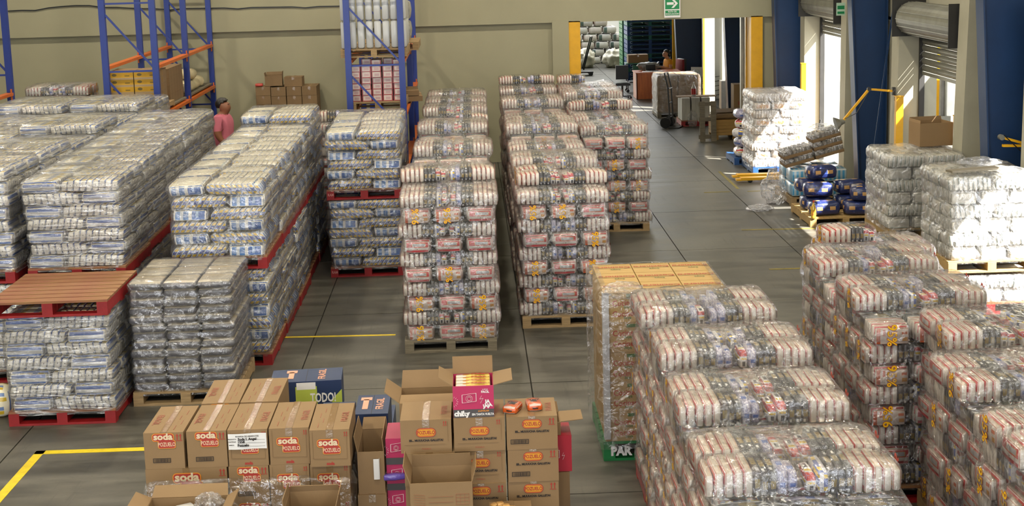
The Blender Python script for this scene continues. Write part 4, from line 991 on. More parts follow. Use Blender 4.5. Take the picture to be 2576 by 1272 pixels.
# chiky box on the middle column
cz = .14 + 4 * ph
ck = carton('open pink cookie carton with white drawings on the middle column', -.192, 9.55, cz, .292, .3, .232, m=M_PINK, is_open=True, tape=False, cat='carton', flaps=(('right', 1.35, .14), ('left', 1.0, .12)))
bf = MB(); bf.quad([(.146, .15, .232), (-.146, .15, .232), (-.146, .165, .36), (.146, .165, .36)]); o = bf.build('flap', M_CARD, ck); o.modifiers.new('thick', 'SOLIDIFY').thickness = .005
MB().box((0, -.1515, .03), (.29, .003, .06)).build('grey_band', M_GREY, ck); doodle(ck, .302, 1.0, -.03, .01)
text(ck, 'chiky', .052, M_WHITE, (-.085, -.1545, .03), bold=.003); text(ck, 'SIN TANTA VUELTA', .022, M_WHITE, (.065, -.1545, .022), bold=.0008, sx=.8); text(ck, '¡LLEVALAS!', .016, M_OR, (.07, -.1545, .047), bold=.0006)
text(ck, 'JA', .035, M_WHITE, (.1, -.153, .115), bold=.002); text(ck, 'JAJA', .035, M_WHITE, (.1, -.153, .085), rot=.2, bold=.002); text(ck, 'LLENA', .014, M_WHITE, (.085, -.153, .205)); text(ck, 'FACIL', .022, M_WHITE, (.085, -.153, .187), bold=.001)
M_CKY = print_mat('cookie_wrap', '#d8b44a', [('r', 0, .3, 0, 1, '#c9c4bc'), ('e', .3, .5, .1, .35, '#b9803a'), ('n', 6., .66, '#efe0a0')], bump=.6)
for i in range(4):
    k = pillow(.26, .062, .19, .025, (4, 3, 4), (.002, .003, .004)).build('cookie_pack', [M_CKY], None, (-.192 + .146, 9.55 + .044 + i * .071, cz + .05), random.uniform(-.03, .03), smooth=True)
    tag(k, 'yellow cookie pack standing in the open pink carton', 'cookie pack', 'cookie packs in the pink carton'); text(k, 'Chiky', .05, M_RI, (.05, -.036, .15), bold=.002); text(k, 'Chiky', .045, M_RI, (.04, -.01, .196), 'top', bold=.002)
# open brown carton behind the first column
carton('open brown carton with spread flaps behind the cookie cartons', -.60, 9.97, .82, .44, .36, .28, is_open=True, tape=False, flaps=(('back', .5, .14), ('left', .9, .14), ('right', .55, .17), ('front', -1.2, .1)))
carton('closed brown carton under the open one behind the cookie cartons', -.41, 9.98, 0, .36, .36, .41); carton('closed brown carton second up behind the cookie cartons', -.41, 9.98, .41, .36, .36, .408)
M_ORW = print_mat('orange_wrap', '#cf5a1e', [('n', 5., .62, '#8c2a1c'), ('r', .1, .9, .0, .12, '#c9b8b0'), ('r', .1, .9, .88, 1., '#c9b8b0'), ('r', .3, .7, .35, .6, '#3a1c14')], bump=.7, bscale=30)
for (x, y, rz, lb) in ((.235, 9.66, -.35, 'orange cookie pack lying tilted on the aisle-end cookie carton'), (.39, 9.70, .1, 'upright orange cookie pack with dark lettering on the aisle-end carton')):
    k = tag(pillow(.115, .17, .055, .026, (4, 5, 3), (.004, .004, .01)).build('cookie_pack', [M_ORW], None, (x, y, cz), rz, smooth=True), lb, 'cookie pack'); text(k, 'Yipy', .045, M_INK, (0, 0, .067), 'top', .15, bold=.002)
# red carton and flaps at the aisle end
rc = carton('red snack carton behind the aisle-end cookie cartons', .37, 9.98, .52, .31, .3, .28, m=mat('red_print', '#b32438', .5, var=.06), tape=False); doodle(rc, .3, .8, .02); MB().box((.157, .0, .12), (.003, .1, .08)).build('sticker', M_WHITE, rc)
carton('open brown carton under the red snack carton, flap sticking out', .36, 9.97, 0, .3, .34, .515, is_open=False)
fp = carton('small open carton on the red snack carton with a long flap', .40, 10.0, .80, .2, .24, .1, is_open=True, tape=False, flaps=(('right', 1.5, .17), ('back', .3, .08)))
# foreground cartons
ym = carton('brown carton handwritten Yemas in front of the cookie cartons', -.50, 9.12, .50, .43, .32, .31, is_open=True, tape=False, flaps=(('left', .35, .13), ('right', .3, .1), ('back', -.2, .1)))
text(ym, 'Yemas', .075, M_INK, (-.01, -.163, .115), bold=.0006); 
gr = MB()
for z in (.15, .175, .2, .225): gr.bar((.1, -.1625, z), (.19, -.1625, z), .002, .001)
for x in (.1, .13, .16, .19): gr.bar((x, -.1625, .15), (x, -.1625, .225), .002, .001)
for i in range(5): gr.bar((-.19, -.1625, .16 + .018 * i), (-.11, -.1625, .15 + .018 * i), .002, .001)
gr.bar((-.09, -.1625, .21), (.08, -.1625, .21), .002, .001); gr.bar((-.09, -.1625, .17), (.08, -.1625, .17), .002, .001); gr.build('red_stamp', M_LTI, ym)
carton('brown carton under the handwritten carton', -.51, 9.11, .0, .45, .34, .25); carton('brown carton second up under the handwritten carton', -.51, 9.11, .25, .45, .34, .25)
M_COOK = mat('biscuit', '#b9823c', .45, coat=.5, c2='#d9b070', vscale=18, bump=.5)
k = MB()
for i in range(7): k.add(pillow(.05, .05, .022, .01, (3, 3, 3)), T(.04 * (i % 4) - .06, .045 * (i // 4), .008 * (i % 3)) @ Matrix.Rotation(i, 4, 'Z'))
tag(k.build('cookie_bag', M_COOK, None, (.14, 9.2, .565), smooth=True), 'clear bag of round golden biscuits in front of the cookie cartons', 'biscuits')
carton('brown carton carrying the bag of biscuits', .04, 9.06, .28, .3, .3, .28); carton('brown carton on the floor below the biscuits', .04, 9.06, 0, .3, .3, .28)
oc = carton('open brown carton with crumpled film in front of the soda cartons', X(365, 1240, .75), 9.1, .32, .54, .36, .32, is_open=True, tape=False, flaps=(('left', 1.1, .12), ('right', 1.0, .1), ('back', .9, .1), ('front', 1.3, .12)))
carton('closed brown carton below the open one with film', X(365, 1240, .75), 9.1, .0, .54, .36, .32)
w_ = tag(pillow(.2, .13, .05, .02, (4, 4, 3), (.004, .004, .008)).build('white_packet', [mat('white_wrap', '#d6d8dc', .3, coat=.5, bump=.4)], None, (oc.location.x - .03, oc.location.y + .02, .58), .6, smooth=True), 'white packet lying in the open carton with film', 'packet')
tc = carton('torn-open brown carton before the inner soda cartons', X(712, 1240, .75), 9.15, .32, .36, .34, .32, is_open=True, tape=False, flaps=(('left', .1, .07), ('right', .25, .1), ('back', -.3, .05)))
carton('closed brown carton below the torn one', X(712, 1240, .75), 9.15, 0, .36, .34, .32)
def crumple(name, loc, size, label, m=M_FILMT, seed=1, cat='plastic film', sub=4):
    bm = bmesh.new(); bmesh.ops.create_icosphere(bm, subdivisions=sub, radius=1.)
    for v in bm.verts:
        n = v.co.normalized(); k = 1 + .35 * noise.noise(n * 2.2 + Vector((seed, 0, 0))) + .22 * abs(noise.noise(n * 5 + Vector((0, seed, 0)))) + .1 * noise.noise(n * 11 + Vector((0, 0, seed)))
        v.co = Vector((n.x * size[0] * k, n.y * size[1] * k, max(n.z * size[2] * k + size[2] * .9, 0)))
    me = bpy.data.meshes.new(name); bm.to_mesh(me); bm.free(); me.materials.append(m)
    if cat != 'plastic film': me.polygons.foreach_set('use_smooth', [True] * len(me.polygons))
    return tag(link(name, me, None, loc), label, cat)
crumple('crumpled_film', (oc.location.x + .15, oc.location.y + .06, .55), (.1, .09, .08), 'crumpled clear film bulging from the open carton', seed=3)

# ------------------------------------------------------------------ oil cartons on the green pallet
M_OIL = mat('oil_carton', '#a98a5c', .7, var=.1, vscale=3); M_OILTOP = mat('oil_carton_top', '#b8975c', .65, var=.1, vscale=3); M_GINK = mat('green_ink', '#4a6a3a', .6)
ox, oy = 1.06, 11.5; gp = pallet(ox, oy, 0, 1.1, 1.1, PAL['green'], 'green painted pallet under the oil cartons, lettered on its corner', h=.17)
text(gp, 'PAR', .11, M_WHITE, (-.40, -.5525, .085), bold=.006, sx=.9)
for t in range(5):
    for (i, j) in [(i, j) for i in range(3) for j in range(3)]:
        r = carton('oil carton, %s tier up, %s %s on the green pallet' % (ORD[t], ('front', 'middle', 'back')[j], ('aisle-side', 'centre', 'door-side')[i]), ox + .02 + .355 * i, oy + .02 + .355 * j, .17 + .265 * t, .35, .35, .262, m=M_OILTOP if t == 4 else M_OIL, tape=False, seam='x')
        if j == 0:
            for z in (.17, .075): text(r, 'Cocinero', .07, M_REDINK, (.02, -.1765, z), bold=.001, rot=.03, sx=.9); text(r, 'Soya', .035, M_GINK, (.03, -.1765, z - .035), bold=.0008)
            MB().box((.09, -.1762, .235), (.14, .001, .03)).build('print_box', M_GINK, r)
        if t == 4: text(r, 'Cocinero', .085, M_REDINK, (.0, .04, .2655), 'top', math.pi, bold=.001); text(r, 'Soya', .05, M_GINK, (.02, -.05, .2655), 'top', math.pi, bold=.0008)
tag(MB().box((0, 0, .68), (.055, .006, 1.3)).box((-.025, .025, .68), (.006, .055, 1.3)).build('corner_board', mat('corner_board', '#b9b9bb', .5, var=.08), None, (ox + .035, oy - .012, .17)), 'white cardboard corner board up the edge of the oil cartons', 'corner board')
build_film(dict(x=ox - .03, y=oy - .03, w=1.14, d=1.14, z0=.12, z1=1.50, zb=.17, lh=.265, kind='sugar', cap=False, m='M', where='oil cartons on the green pallet'), 92)
crumple('crumpled_film', (ox + .2, oy + .0, 1.45), (.16, .08, .07), 'torn clear film bunched at the top edge of the oil cartons', seed=5)

# ------------------------------------------------------------------ rack loads
M_YCB = print_mat('yellow_carton_print', '#c99a1e', [('r', 0, 1, .82, 1, '#b59a72'), ('r', 0, 1, 0, .12, '#b59a72'), ('e', .22, .5, .1, .2, '#6a5a2a'), ('r', .65, .85, .3, .42, '#6a5a2a')], rough=.6, coat=0, bump=0)
M_BRB = mat('brown_carton_plain', '#8d7353', .75, var=.2, vscale=3)
pallet(-6.03, 23.3, 1.83, .86, 1.1, PAL['wood'], 'wooden pallet on the rack under the yellow cartons', h=.1)
for j in range(2):
    for i in range(2):
        for t in range(5):
            tag(MB().box((0, 0, .06), (.40, .3, .118), ax=(1, 0, 1)).build('yellow_carton', [M_YCB, M_BRB], None, (-5.81 + .415 * i, 23.5 + .32 * j, 1.93 + .12 * t)), 'yellow-fronted carton, %s one up, %s column on the rack' % (ORD[t], ('outer', 'inner')[i] + (' front' if j == 0 else ' back')), 'carton')
for t in range(4):
    for j in range(5):
        tag(MB().box((0, 0, .075), (.3, .22, .148)).build('brown_carton', [M_BRB], None, (-5.4, 24.56 + .226 * j, 1.86 + .15 * t)), 'plain brown carton on the rack shelf, %s one up, %s behind the yellow cartons' % (ORD[t], ORD[j]), 'carton', 'brown cartons on the rack')
tag(MB().box((-.47, 1.22, 0), (.86, 2.28, .03)).build('shelf_board', M_WOODG, None, (-5.14, 25.75 - .02, 1.845)), 'plywood board laid across the rack beams', 'board')
tag(MB().box((-.47, .52, 0), (.86, 1.1, .03)).build('shelf_board', M_WOODG, None, (-5.14, 24.42, 1.845)), 'plywood board under the brown cartons on the rack', 'board')
for i, (y, z, s) in enumerate(((26.05, 1.865, .17), (26.5, 1.865, .19), (26.95, 1.865, .19), (26.72, 2.07, .19), (27.42, 1.865, .2))):
    tag(pillow(.45, .36, s, .085, (5, 5, 4), (.015, .015, .008)).build('cream_sack', [mat('cream_sack', '#cbbf9a', .6, coat=.2, bump=.5)], None, (-5.45, y, z), .08 * i - .15, smooth=True), 'plump cream sack on the rack shelf, %s from the brown cartons' % ORD[i], 'sack')
# centre rack: white rolls over red boxes
pallet(-2.12, 23.08, 2.666, 1.1, 1.2, PAL['wood'], 'wooden pallet on the top rack beam under white rolls'); pallet(-1.98, 24.42, 2.666, 1.1, 1.2, PAL['wood'], 'second wooden pallet on the top rack beam, set deeper')
rollm = pillow(.135, .135, .46, .055, (5, 5, 3), (0, 0, 0)); M_ROLL = mat('wrapped_white_roll', '#c6c9cb', .28, coat=.7, var=.1, vscale=3, sc=(14, 14, .4), bump=.5, bscale=9)
rme = rollm.mesh('white_roll', [M_ROLL], True)
for t in range(2):
    for i in range(8):
        for j in range(8):
            if i in (0, 7) or j == 0: tag(link('white_roll', rme, None, (-2.05 + .138 * i, 23.18 + .14 * j, 2.806 + .462 * t)), 'white film-wrapped roll, %s tier on the rack, %s' % (('lower', 'upper')[t], ('front row, %s from the wall pile side' % ORD[i]) if j == 0 else '%s row back, %s end' % (ORD[j], 'pile-side' if i == 0 else 'parcel-side')), 'roll')
for t in range(2):
    for j in range(3): tag(pillow(.36, .345, .345, .09, (5, 5, 4), (.008, .006, .004)).build('clear_bag', [mat('silver_wrap', '#a3a3a6', .25, coat=.8, var=.4, bump=1., bscale=16)], None, (-1.2, 24.62 + .36 * j, 2.81 + .352 * t), smooth=True), 'silvery wrapped bag, %s tier, %s on the deeper rack pallet' % (('lower', 'upper')[t], ORD[j]), 'bag')
M_RWB = print_mat('red_white_box', '#cfc0b8', [('r', 0, 1, 0, .14, '#96343a'), ('r', 0, .1, 0, 1, '#96343a'), ('r', .3, .8, .3, .75, '#b8999a'), ('r', .9, 1, 0, 1, '#a8444a')], coat=.3, bump=.2)
rb = MB().box((0, 0, .049), (.16, .2, .097)).mesh('red_box', [M_RWB])
for j in range(2):
    for i in range(5):
        for t in range(7 - (j == 0) * (i % 2) - (i == 0)):
            tag(link('red_box', rb, None, (-1.905 + .177 * i + random.uniform(-.004, .004), 23.32 + .26 * j + random.uniform(-.02, .02), 1.92 + .098 * t), random.uniform(-.05, .05)), 'small red and white box on the rack, %s one up, %s column, %s row' % (ORD[t], ORD[i], ('front', 'rear')[j]), 'box')
pallet(-2.0, 23.1, 1.78, .92, 1.1, PAL['wood'], 'wooden pallet on the lower rack beam under red boxes')
for i in range(4): tag(MB().box((0, 0, .05), (.3, .35, .09)).build('flat_carton', [M_BRB], None, (-1.0 - .03 * i, 24.42 + .4 * (i % 2), 1.78 + .1 * (i // 2 + (0)) ), .1), 'flat brown carton beside the red boxes, %s' % ORD[i], 'carton')
# brown carton pile against the back wall
wbx = MB().box((0, 0, .089), (.292, .3, .176)).box((0, 0, .1785), (.05, .3, .001), 1).box((0, -.151, .14), (.05, .001, .07), 1); wme = wbx.mesh('brown_carton', [M_CARDK, M_PTAPE])
pallet(-4.3, 27.75, 0, 1.3, .7, PAL['wood'], 'wooden pallet under the brown cartons by the wall', detail=False)
for i in range(4):
    for t in range(9): tag(link('brown_carton', wme, None, (-4.13 + .306 * i, 27.95, .14 + .18 * t + (.02 if i == 0 else 0)), random.uniform(-.02, .02)), 'brown carton in the wall pile, %s one up, %s column from the rolls rack' % (ORD[t], ORD[3 - i]), 'carton')
for i in range(4):
    for t in range(9):
        if t > 5: tag(link('brown_carton', wme, None, (-4.13 + .306 * i, 28.27, .14 + .18 * t)), 'brown carton in the rear of the wall pile, %s one up, %s column' % (ORD[t], ORD[3 - i]), 'carton')
        else: tag(link('brown_carton', wme, None, (-4.13 + .306 * i, 28.27, .14 + .18 * t)), 'brown carton in the rear of the wall pile, %s one up, %s column' % (ORD[t], ORD[3 - i]), 'carton')
carton('open brown carton with slumped top on the wall pile', -4.09, 27.82, 1.785, .34, .3, .2, m=M_CARDK, is_open=True, tape=False, flaps=(('back', .2, .06), ('right', .1, .08), ('left', .2, .06)), rz=.05); carton('brown carton lying tilted on the wall pile', -3.7, 27.83, 1.762, .36, .3, .19, m=M_CARDK, rz=-.05)
tag(pillow(.16, .2, .06, .025, (4, 4, 3)).build('red_packet', [mat('red_wrap', '#b8453c', .4, coat=.4)], None, (-4.21, 27.88, 1.782), .1, smooth=True), 'red packet lying on the corner of the wall pile', 'packet')

# ------------------------------------------------------------------ things by the loading doors
pallet(5.55, 18.1, 0, 1.0, 1.1, PAL['red'], 'red pallet on the floor under the green-striped stack', h=.21, boards=5); rp = pallet(5.53, 18.06, .21, 1.0, 1.1, PAL['red'], 'upper red pallet under the green-striped stack', h=.21, boards=5)
text(rp, 'RO', .08, M_PEACH, (-.36, -.5525, .1), bold=.003)
z1_ = .42 + .14 + 6 * .165; a = at_z(2308, 366, z1_ + .02)
bx = carton('open plain carton standing on the green-striped stack', a.x, a.y, z1_ + .005, .48, .36, .32, m=M_CARD, is_open=True, tape=False, flaps=(('back', .1, .05), ('left', -.2, .04)), rz=.12)
z2_ = .56 + .14 + 6 * .165
tag(MB().box((0, 0, .012), (.75, .14, .024), M=Matrix.Rotation(.25, 4, 'Z')).build('plank', M_WOODG, None, (5.85, 15.75, z2_ + .03)), 'dark wooden plank lying on the sunlit stack', 'plank')
crumple('crumpled_film', (6.05, 16.2, z2_ + .01), (.22, .14, .05), 'crumpled milky film on top of the sunlit stack', M_FILMW, 8)
pj = empty('pallet_jack', 'yellow pallet jack with its forks beneath the pale rice stack', 'pallet jack', (6.25, 25.4, 0))
for y in (-.27, .10):
    fk = MB(); fk.box((-.7, y, .075), (1.25, .16, .05)); fk.box((-1.36, y, .06), (.1, .14, .03)); fk.build('fork', M_YEL, pj); MB().cyl((-1.15, y - .05, .04), (-1.15, y + .05, .04), .04, n=12).build('roller', M_BLACK, pj)
MB().box((-.02, -.085, .16), (.16, .5, .26)).build('body', M_YEL, pj); MB().cyl((.06, -.085, .25), (.2, -.085, 1.1), .02, n=8).build('handle', M_DARK, pj); MB().cyl((.06, -.13, .09), (.06, -.04, .09), .09, n=14).build('wheel', M_BLACK, pj)
# blue multipacks on a pale pallet
pallet(5.2, 20.98, 0, 1.12, 1.3, PAL['yellow'], 'pale wooden pallet under the heap of blue multipacks')
M_NBL = print_mat('navy_pack', '#1c2858', [('n', 3.5, .6, '#33468c'), ('r', .15, .35, .4, .7, '#b9915a'), ('r', .6, .8, .4, .7, '#b9915a'), ('n', 7., .7, '#9fb0d8')], coat=.7, bump=.7)
packs = [(5.47, 21.24, 0, .1), (6.0, 21.2, 0, -.1), (5.46, 21.72, 0, .15), (6.0, 21.75, 0, 0), (5.45, 22.06, .225, .1), (6.02, 21.8, .225, .2), (5.47, 21.62, .225, -.12), (6.05, 21.24, .225, 1.3), (5.6, 21.95, .45, .2)]
for i, (x, y, z, rz) in enumerate(packs):
    tag(pillow(.46, .32, .21, .07, (5, 4, 4), (.01, .01, .015)).build('blue_multipack', [M_NBL], None, (x, y, .152 + z), rz, smooth=True), 'navy blue multipack %s on the pale pallet heap' % ('in the bottom layer, %s' % ORD[i] if z == 0 else ('resting on top' if z > .4 else 'in the upper layer, %s' % ORD[i - 4])), 'multipack')
ob = empty('oil_bottle', 'yellow oil bottle standing on the blue multipack pallet', 'bottle', (5.25, 20.99, .14))
bt = MB(); prof = [(.0, .036), (.02, .04), (.14, .04), (.19, .03), (.23, .014), (.25, .014)]
for (za, ra), (zb_, rb_) in zip(prof, prof[1:]): bt.cyl((0, 0, za), (0, 0, zb_), ra, rb_, 14, caps=False)
bt.build('bottle_body', mat('oil_yellow', '#c9a53a', .15, coat=.8), ob, smooth=True); MB().cyl((0, 0, .25), (0, 0, .275), .016, n=12).build('cap', mat('cap_red', '#a8322a', .4), ob); MB().cyl((0, 0, .05), (0, 0, .12), .041, n=14, caps=False).build('label_band', mat('label_yel', '#d9b93a', .4, c2='#b23a2a', vscale=20), ob)
# light blue bottle packs and trays of cans behind
pallet(5.3, 22.72, 0, 1.0, 1.2, PAL['wood'], 'wooden pallet under bottle packs and can trays', detail=False)
M_BTL = print_mat('bottle_pack', '#9fb6c4', [('w', 6, .5, .1, .9, '#3f8fc0'), ('r', 0, 1, .86, 1, '#c9d2d6')], coat=.8, bump=.6)
for k in range(2):
    for i in range(2):
        for j in range(2): tag(pillow(.46, .5, .23, .05, (4, 4, 3), (.005, .005, .005)).build('bottle_pack', [M_BTL], None, (5.55 + .48 * i, 23.0 + .54 * j, .145 + .24 * k), smooth=True), 'pale blue shrink-wrapped bottle pack, %s layer, %s' % (('lowest', 'middle', 'upper')[k], ('aisle side ' if i == 0 else 'wall side ') + ('by the blue multipacks' if j == 0 else 'toward the far door')), 'bottle pack')
M_CAN = mat('can_label', '#4a3c34', .35, coat=.4, c2='#8a827a', vscale=9, sc=(1, 1, .2)); M_LID = mat('can_lid', '#a8a8a4', .3, metal=.7, var=.2)
canm = MB()
for i in range(6):
    for j in range(4): canm.cyl((-.2 + .08 * i, -.12 + .08 * j, 0), (-.2 + .08 * i, -.12 + .08 * j, .105), .037, n=8, mi=0); canm.cyl((-.2 + .08 * i, -.12 + .08 * j, .105), (-.2 + .08 * i, -.12 + .08 * j, .108), .035, n=8, mi=1)
canme = canm.mesh('cans', [M_CAN, M_LID]); traym = MB().box((0, 0, .005), (.5, .34, .01)).box((0, -.168, .03), (.5, .004, .05)).box((0, .168, .03), (.5, .004, .05)).box((-.248, 0, .03), (.004, .34, .05)).box((.248, 0, .03), (.004, .34, .05)).mesh('tray', [M_CARDK])
TR = Euler((.06, -.24, .06)).to_matrix(); TA = Vector((5.47, 23.0, .70)); TB = TA + TR @ Vector((.53, 0, 0)); TU = TR @ Vector((0, 0, .143))
for i, (x, y, z, ry, rz) in enumerate([tuple(q) + (-.24, .06) for q in (TA, TB, TA + TU, TB + TU, Vector((5.78, 23.5, .67)), TB + TU * 2)]):
    r = empty('can_tray', '%s tray of small cans slumped on the bottle packs' % ('first lower', 'second lower', 'first upper', 'second upper', 'rear', 'topmost')[i], 'can tray', (x, y, z)); r.rotation_euler = (.06, ry, rz)
    link('tray', traym, r); link('cans', canme, r, (0, 0, .012)); pf = pillow(.51, .35, .13, .02, (3, 3, 3)).build('shrink_wrap', [M_FILMT], r, smooth=True)
crumple('crumpled_film', (5.07, 22.98, 0), (.19, .2, .3), 'big heap of crumpled clear film beside the bottle packs', M_FILMT, 11); crumple('crumpled_film', (4.72, 22.45, 0), (.2, .14, .05), 'flat scrap of clear film on the floor by the blue multipacks', M_FILMT, 12)
crumple('crumpled_film', (TB + TU * 3).to_tuple(), (.2, .14, .05), 'crumpled clear film draped over the can trays', M_FILMT, 13)
ps = at_z(1965, 523); tag(MB().quad([(-.17, -.09, .004), (.16, -.1, .004), (.18, .08, .006), (-.15, .1, .004)]).build('paper_sheet', M_WHITE, None, (ps.x, ps.y, 0)), 'white paper sheet lying on the floor beside the blue multipacks', 'paper')
# bags left of the pale rice stack
pallet(5.2, 27.15, 0, .6, .9, PAL['blue'], 'blue pallet under the small bag pile beside the pale rice stack')
for i in range(5):
    mm = [PM['p_white'], PM['p_lilac'], PM['p_blue'], PM['p_white'], PM['p_lilac']][i]
    tag(pillow(.36, .36, .17, .07, (5, 5, 4), (.01, .01, .015)).build('printed_bag', [mm], None, (5.43 + .03 * (i % 2), 27.4, .15 + .19 * i), .4 * i, smooth=True), 'printed white bag, %s one up beside the pale rice stack' % ORD[i], 'bag')
# loose bale at the far left edge
q = at_z(-8, 1052); tag(pillow(.4, .3, .3, .1, (5, 5, 4), (.01, .01, .01)).build('white_bag', [PM['b_edge'], PM['b_top'], PM['b_top']], None, (q.x - .06, q.y + .1, 0), .2, smooth=True), 'loose white bag on the floor beside the low sugar stack', 'bag')
wr_ = at_y(1500, 226, 25.9); tag(MB().bar((-.22, 0, -.035), (.22, 0, .035), .09, .012).build('plastic_strip', M_FILMW, None, (2.3, 26.0, .14 + 10 * .162 + .1)), 'stiff clear plastic strip lying across the parcels by the doorway', 'plastic strip')

# ------------------------------------------------------------------ beyond the doorway
def pos(x, y): p = at_z(x, y); return p.x, p.y
# wooden crate with cardboard
M_PLY = mat('plywood', '#b08a4e', .7, var=.2, vscale=3, sc=(1, 1, 6))
cx, cy = pos(1797, 352); ztop = at_y(1830, 300, cy).z
cr = empty('wooden_crate', 'open plywood crate full of cardboard scraps beyond the doorway', 'crate', (cx, cy, 0)); cw, cdp = .95, .75
for i in range(5):
    zz = .1 + (ztop - .1) * i / 5; hh = (ztop - .1) / 5 - .006
    MB().box((cw / 2, .01, zz + hh / 2), (cw, .02, hh)).build('slat', M_PLY, cr); MB().box((cw / 2, cdp - .01, zz + hh / 2), (cw, .02, hh)).build('slat', M_PLY, cr); MB().box((.01, cdp / 2, zz + hh / 2), (.02, cdp - .04, hh)).build('slat', M_PLY, cr); MB().box((cw - .01, cdp / 2, zz + hh / 2), (.02, cdp - .04, hh)).build('slat', M_PLY, cr)
for x in (.05, cw - .05, cw / 2):
    for y in (.06, cdp - .06): MB().box((x, y, .05), (.1, .1, .1)).build('foot', M_PLY, cr)
MB().box((cw / 2, cdp / 2, .11), (cw - .04, cdp - .04, .02)).build('floor_panel', M_PLY, cr); MB().box((-.002, .3, ztop * .6), (.003, .2, .3)).build('paper_notice', M_WHITE, cr)
for i in range(4):
    tag(MB().box((0, 0, 0), (.97 - .06 * i, .34, .01), M=Matrix.Rotation(-.03, 4, 'Y') @ Matrix.Rotation(.12, 4, 'X')).build('cardboard_sheet', M_CARDD, None, (cx + .475 + .012 * i, cy + .54, ztop + .035 + .035 * i), .03 * (i % 2)), 'loose cardboard sheet piled on the wooden crate, %s one up' % ORD[i], 'cardboard')
for i in range(3): tag(MB().cyl((-.3, 0, 0), (.3, 0, .02), .045, n=12).build('cardboard_tube', M_CARDK, None, (cx + .32 + .05 * i, cy + .08 + .105 * i, ztop + .045)), 'brown cardboard tube on the wooden crate, %s' % ORD[i], 'tube')
for i in range(2): tag(MB().box((0, 0, 0), (.5, .06, .08), M=Matrix.Rotation(-.1, 4, 'Y')).build('white_profile', M_WHITE, None, (cx + .72, cy + .08 + .1 * i, ztop + .16 + .02 * i)), 'white plastic profile on the wooden crate, %s one' % ('lower', 'upper')[i], 'plastic strip')
# leaning pallet
wx_, wy_ = pos(1714, 318); wz_ = at_y(1730, 247, wy_).z
ax, ay = pos(1764, 356); zt = at_y(1790, 255, ay).z
lp = empty('leaning_pallet', 'weathered pallet standing upright against the wooden crate', 'pallet', (ax, ay, 0)); lp.rotation_euler = (-.06, 0, .1)
for i in range(2): MB().box((.04 + .24 * i, .02 - .06 * i, zt / 2), (.12, .03, zt)).build('board', M_WOODG, lp)
for z in (.1, zt * .55, zt - .06): MB().box((.16, .05, z), (.4, .05, .09)).build('cross_board', M_WOODG, lp)
tag(MB().box((0, 0, .012), (.95, .3, .02)).build('cardboard_sheet', M_CARDD, None, (wx_ + .42, wy_ + .35, wz_ - .004)), 'flat cardboard sheet bridging the white cartons and the leaning pallet', 'cardboard')
# film-wrapped white cartons on a red pallet
wx, wy = pos(1714, 318); pallet(wx, wy, 0, .75, .8, PAL['red'], 'red pallet under the film-wrapped white cartons beyond the doorway', detail=True)
wz = at_y(1730, 247, wy).z
for i in range(3):
    for j in range(2): tag(MB().box((0, 0, (wz - .14) / 2), (.2, .3, wz - .14)).build('white_carton', [mat('greyish_carton', '#b9b6ae', .55, var=.25, vscale=3, sc=(8, 1, 1))], None, (wx + .12 + .24 * i, wy + .18 + .34 * j, .14)), 'tall white carton, %s from the hand truck%s' % (ORD[i], ', rear row' if j else ''), 'carton')
crumple('crumpled_film', (wx + .25, wy - .12, 0), (.1, .06, .2), 'strip of torn film hanging off the white cartons', M_FILMT, 21)
rbt = empty('soda_bottle', 'red-labelled clear bottle standing on the white cartons', 'bottle', (wx + .32, wy + .1, wz + .02))
bt = MB(); prof = [(0, .05), (.02, .055), (.2, .055), (.27, .03), (.31, .016), (.33, .016)]
for (za, ra), (zb_, rb_) in zip(prof, prof[1:]): bt.cyl((0, 0, za), (0, 0, zb_), ra, rb_, 14, caps=False)
bt.build('bottle_body', mat('cloudy_plastic', '#b9b2ac', .2, coat=.6), rbt, smooth=True); MB().cyl((0, 0, .06), (0, 0, .2), .0565, n=14, caps=False).build('red_label', mat('red_label', '#b2261f', .4), rbt); MB().cyl((0, 0, .33), (0, 0, .355), .018, n=10).build('cap', M_WHITE, rbt)
# hand truck
hx_, hy_ = pos(1686, 322); ht = empty('hand_truck', 'two-wheeled hand truck standing by the dark carton stack', 'hand truck', (hx_, hy_, 0), 1.15); zt = at_y(1700, 185, hy_).z
for s in (0, .28): MB().tube([(s + .0, 0, .05), (s + .0, .05, zt * .75), (s + .1, .16, zt)], .018, 8).build('rail', M_DARK, ht)
for z in (.25, .6, .95): MB().bar((0, .03, z), (.28, .03, z), .03, .02).build('cross_bar', M_DARK, ht)
MB().box((.14, -.1, .015), (.4, .26, .02)).build('toe_plate', M_DARK, ht)
for s in (-.05, .33): MB().cyl((s - .025, .1, .13), (s + .025, .1, .13), .13, n=18).build('wheel', M_BLACK, ht)
MB().tube([(.1, .16, zt), (.38, .16, zt)], .016, 8).build('handle', M_BLACK, ht)
# dark carton stack
dx, dy = pos(1668, 297); dx -= .02; dz = at_y(1690, 190, dy).z; pallet(dx - .12, dy, 0, 1.1, 1.0, PAL['grey'], 'weathered pallet under the dark carton stack beyond the doorway', detail=True)
dh = (dz - .14) / 3
for t in range(3):
    for i in range(2):
        for j in range(2): tag(MB().box((0, 0, dh / 2), (.5, .46, dh - .005)).build('old_carton', [M_CARDK], None, (dx + .15 + .52 * i, dy + .26 + .48 * j, .14 + dh * t), random.uniform(-.02, .02)), 'dull brown carton, %s tier, %s, in the stack before the desk' % (('bottom', 'middle', 'top')[t], ('desk side', 'door side')[i] + (' rear' if j else ' front')), 'carton')
build_film(dict(x=dx - .12, y=dy - .02, w=1.1, d=1.0, z0=.1, z1=dz + .01, zb=.14, lh=dh, kind='sugar', cap=True, m='M', where='dark carton stack before the desk'), 93)
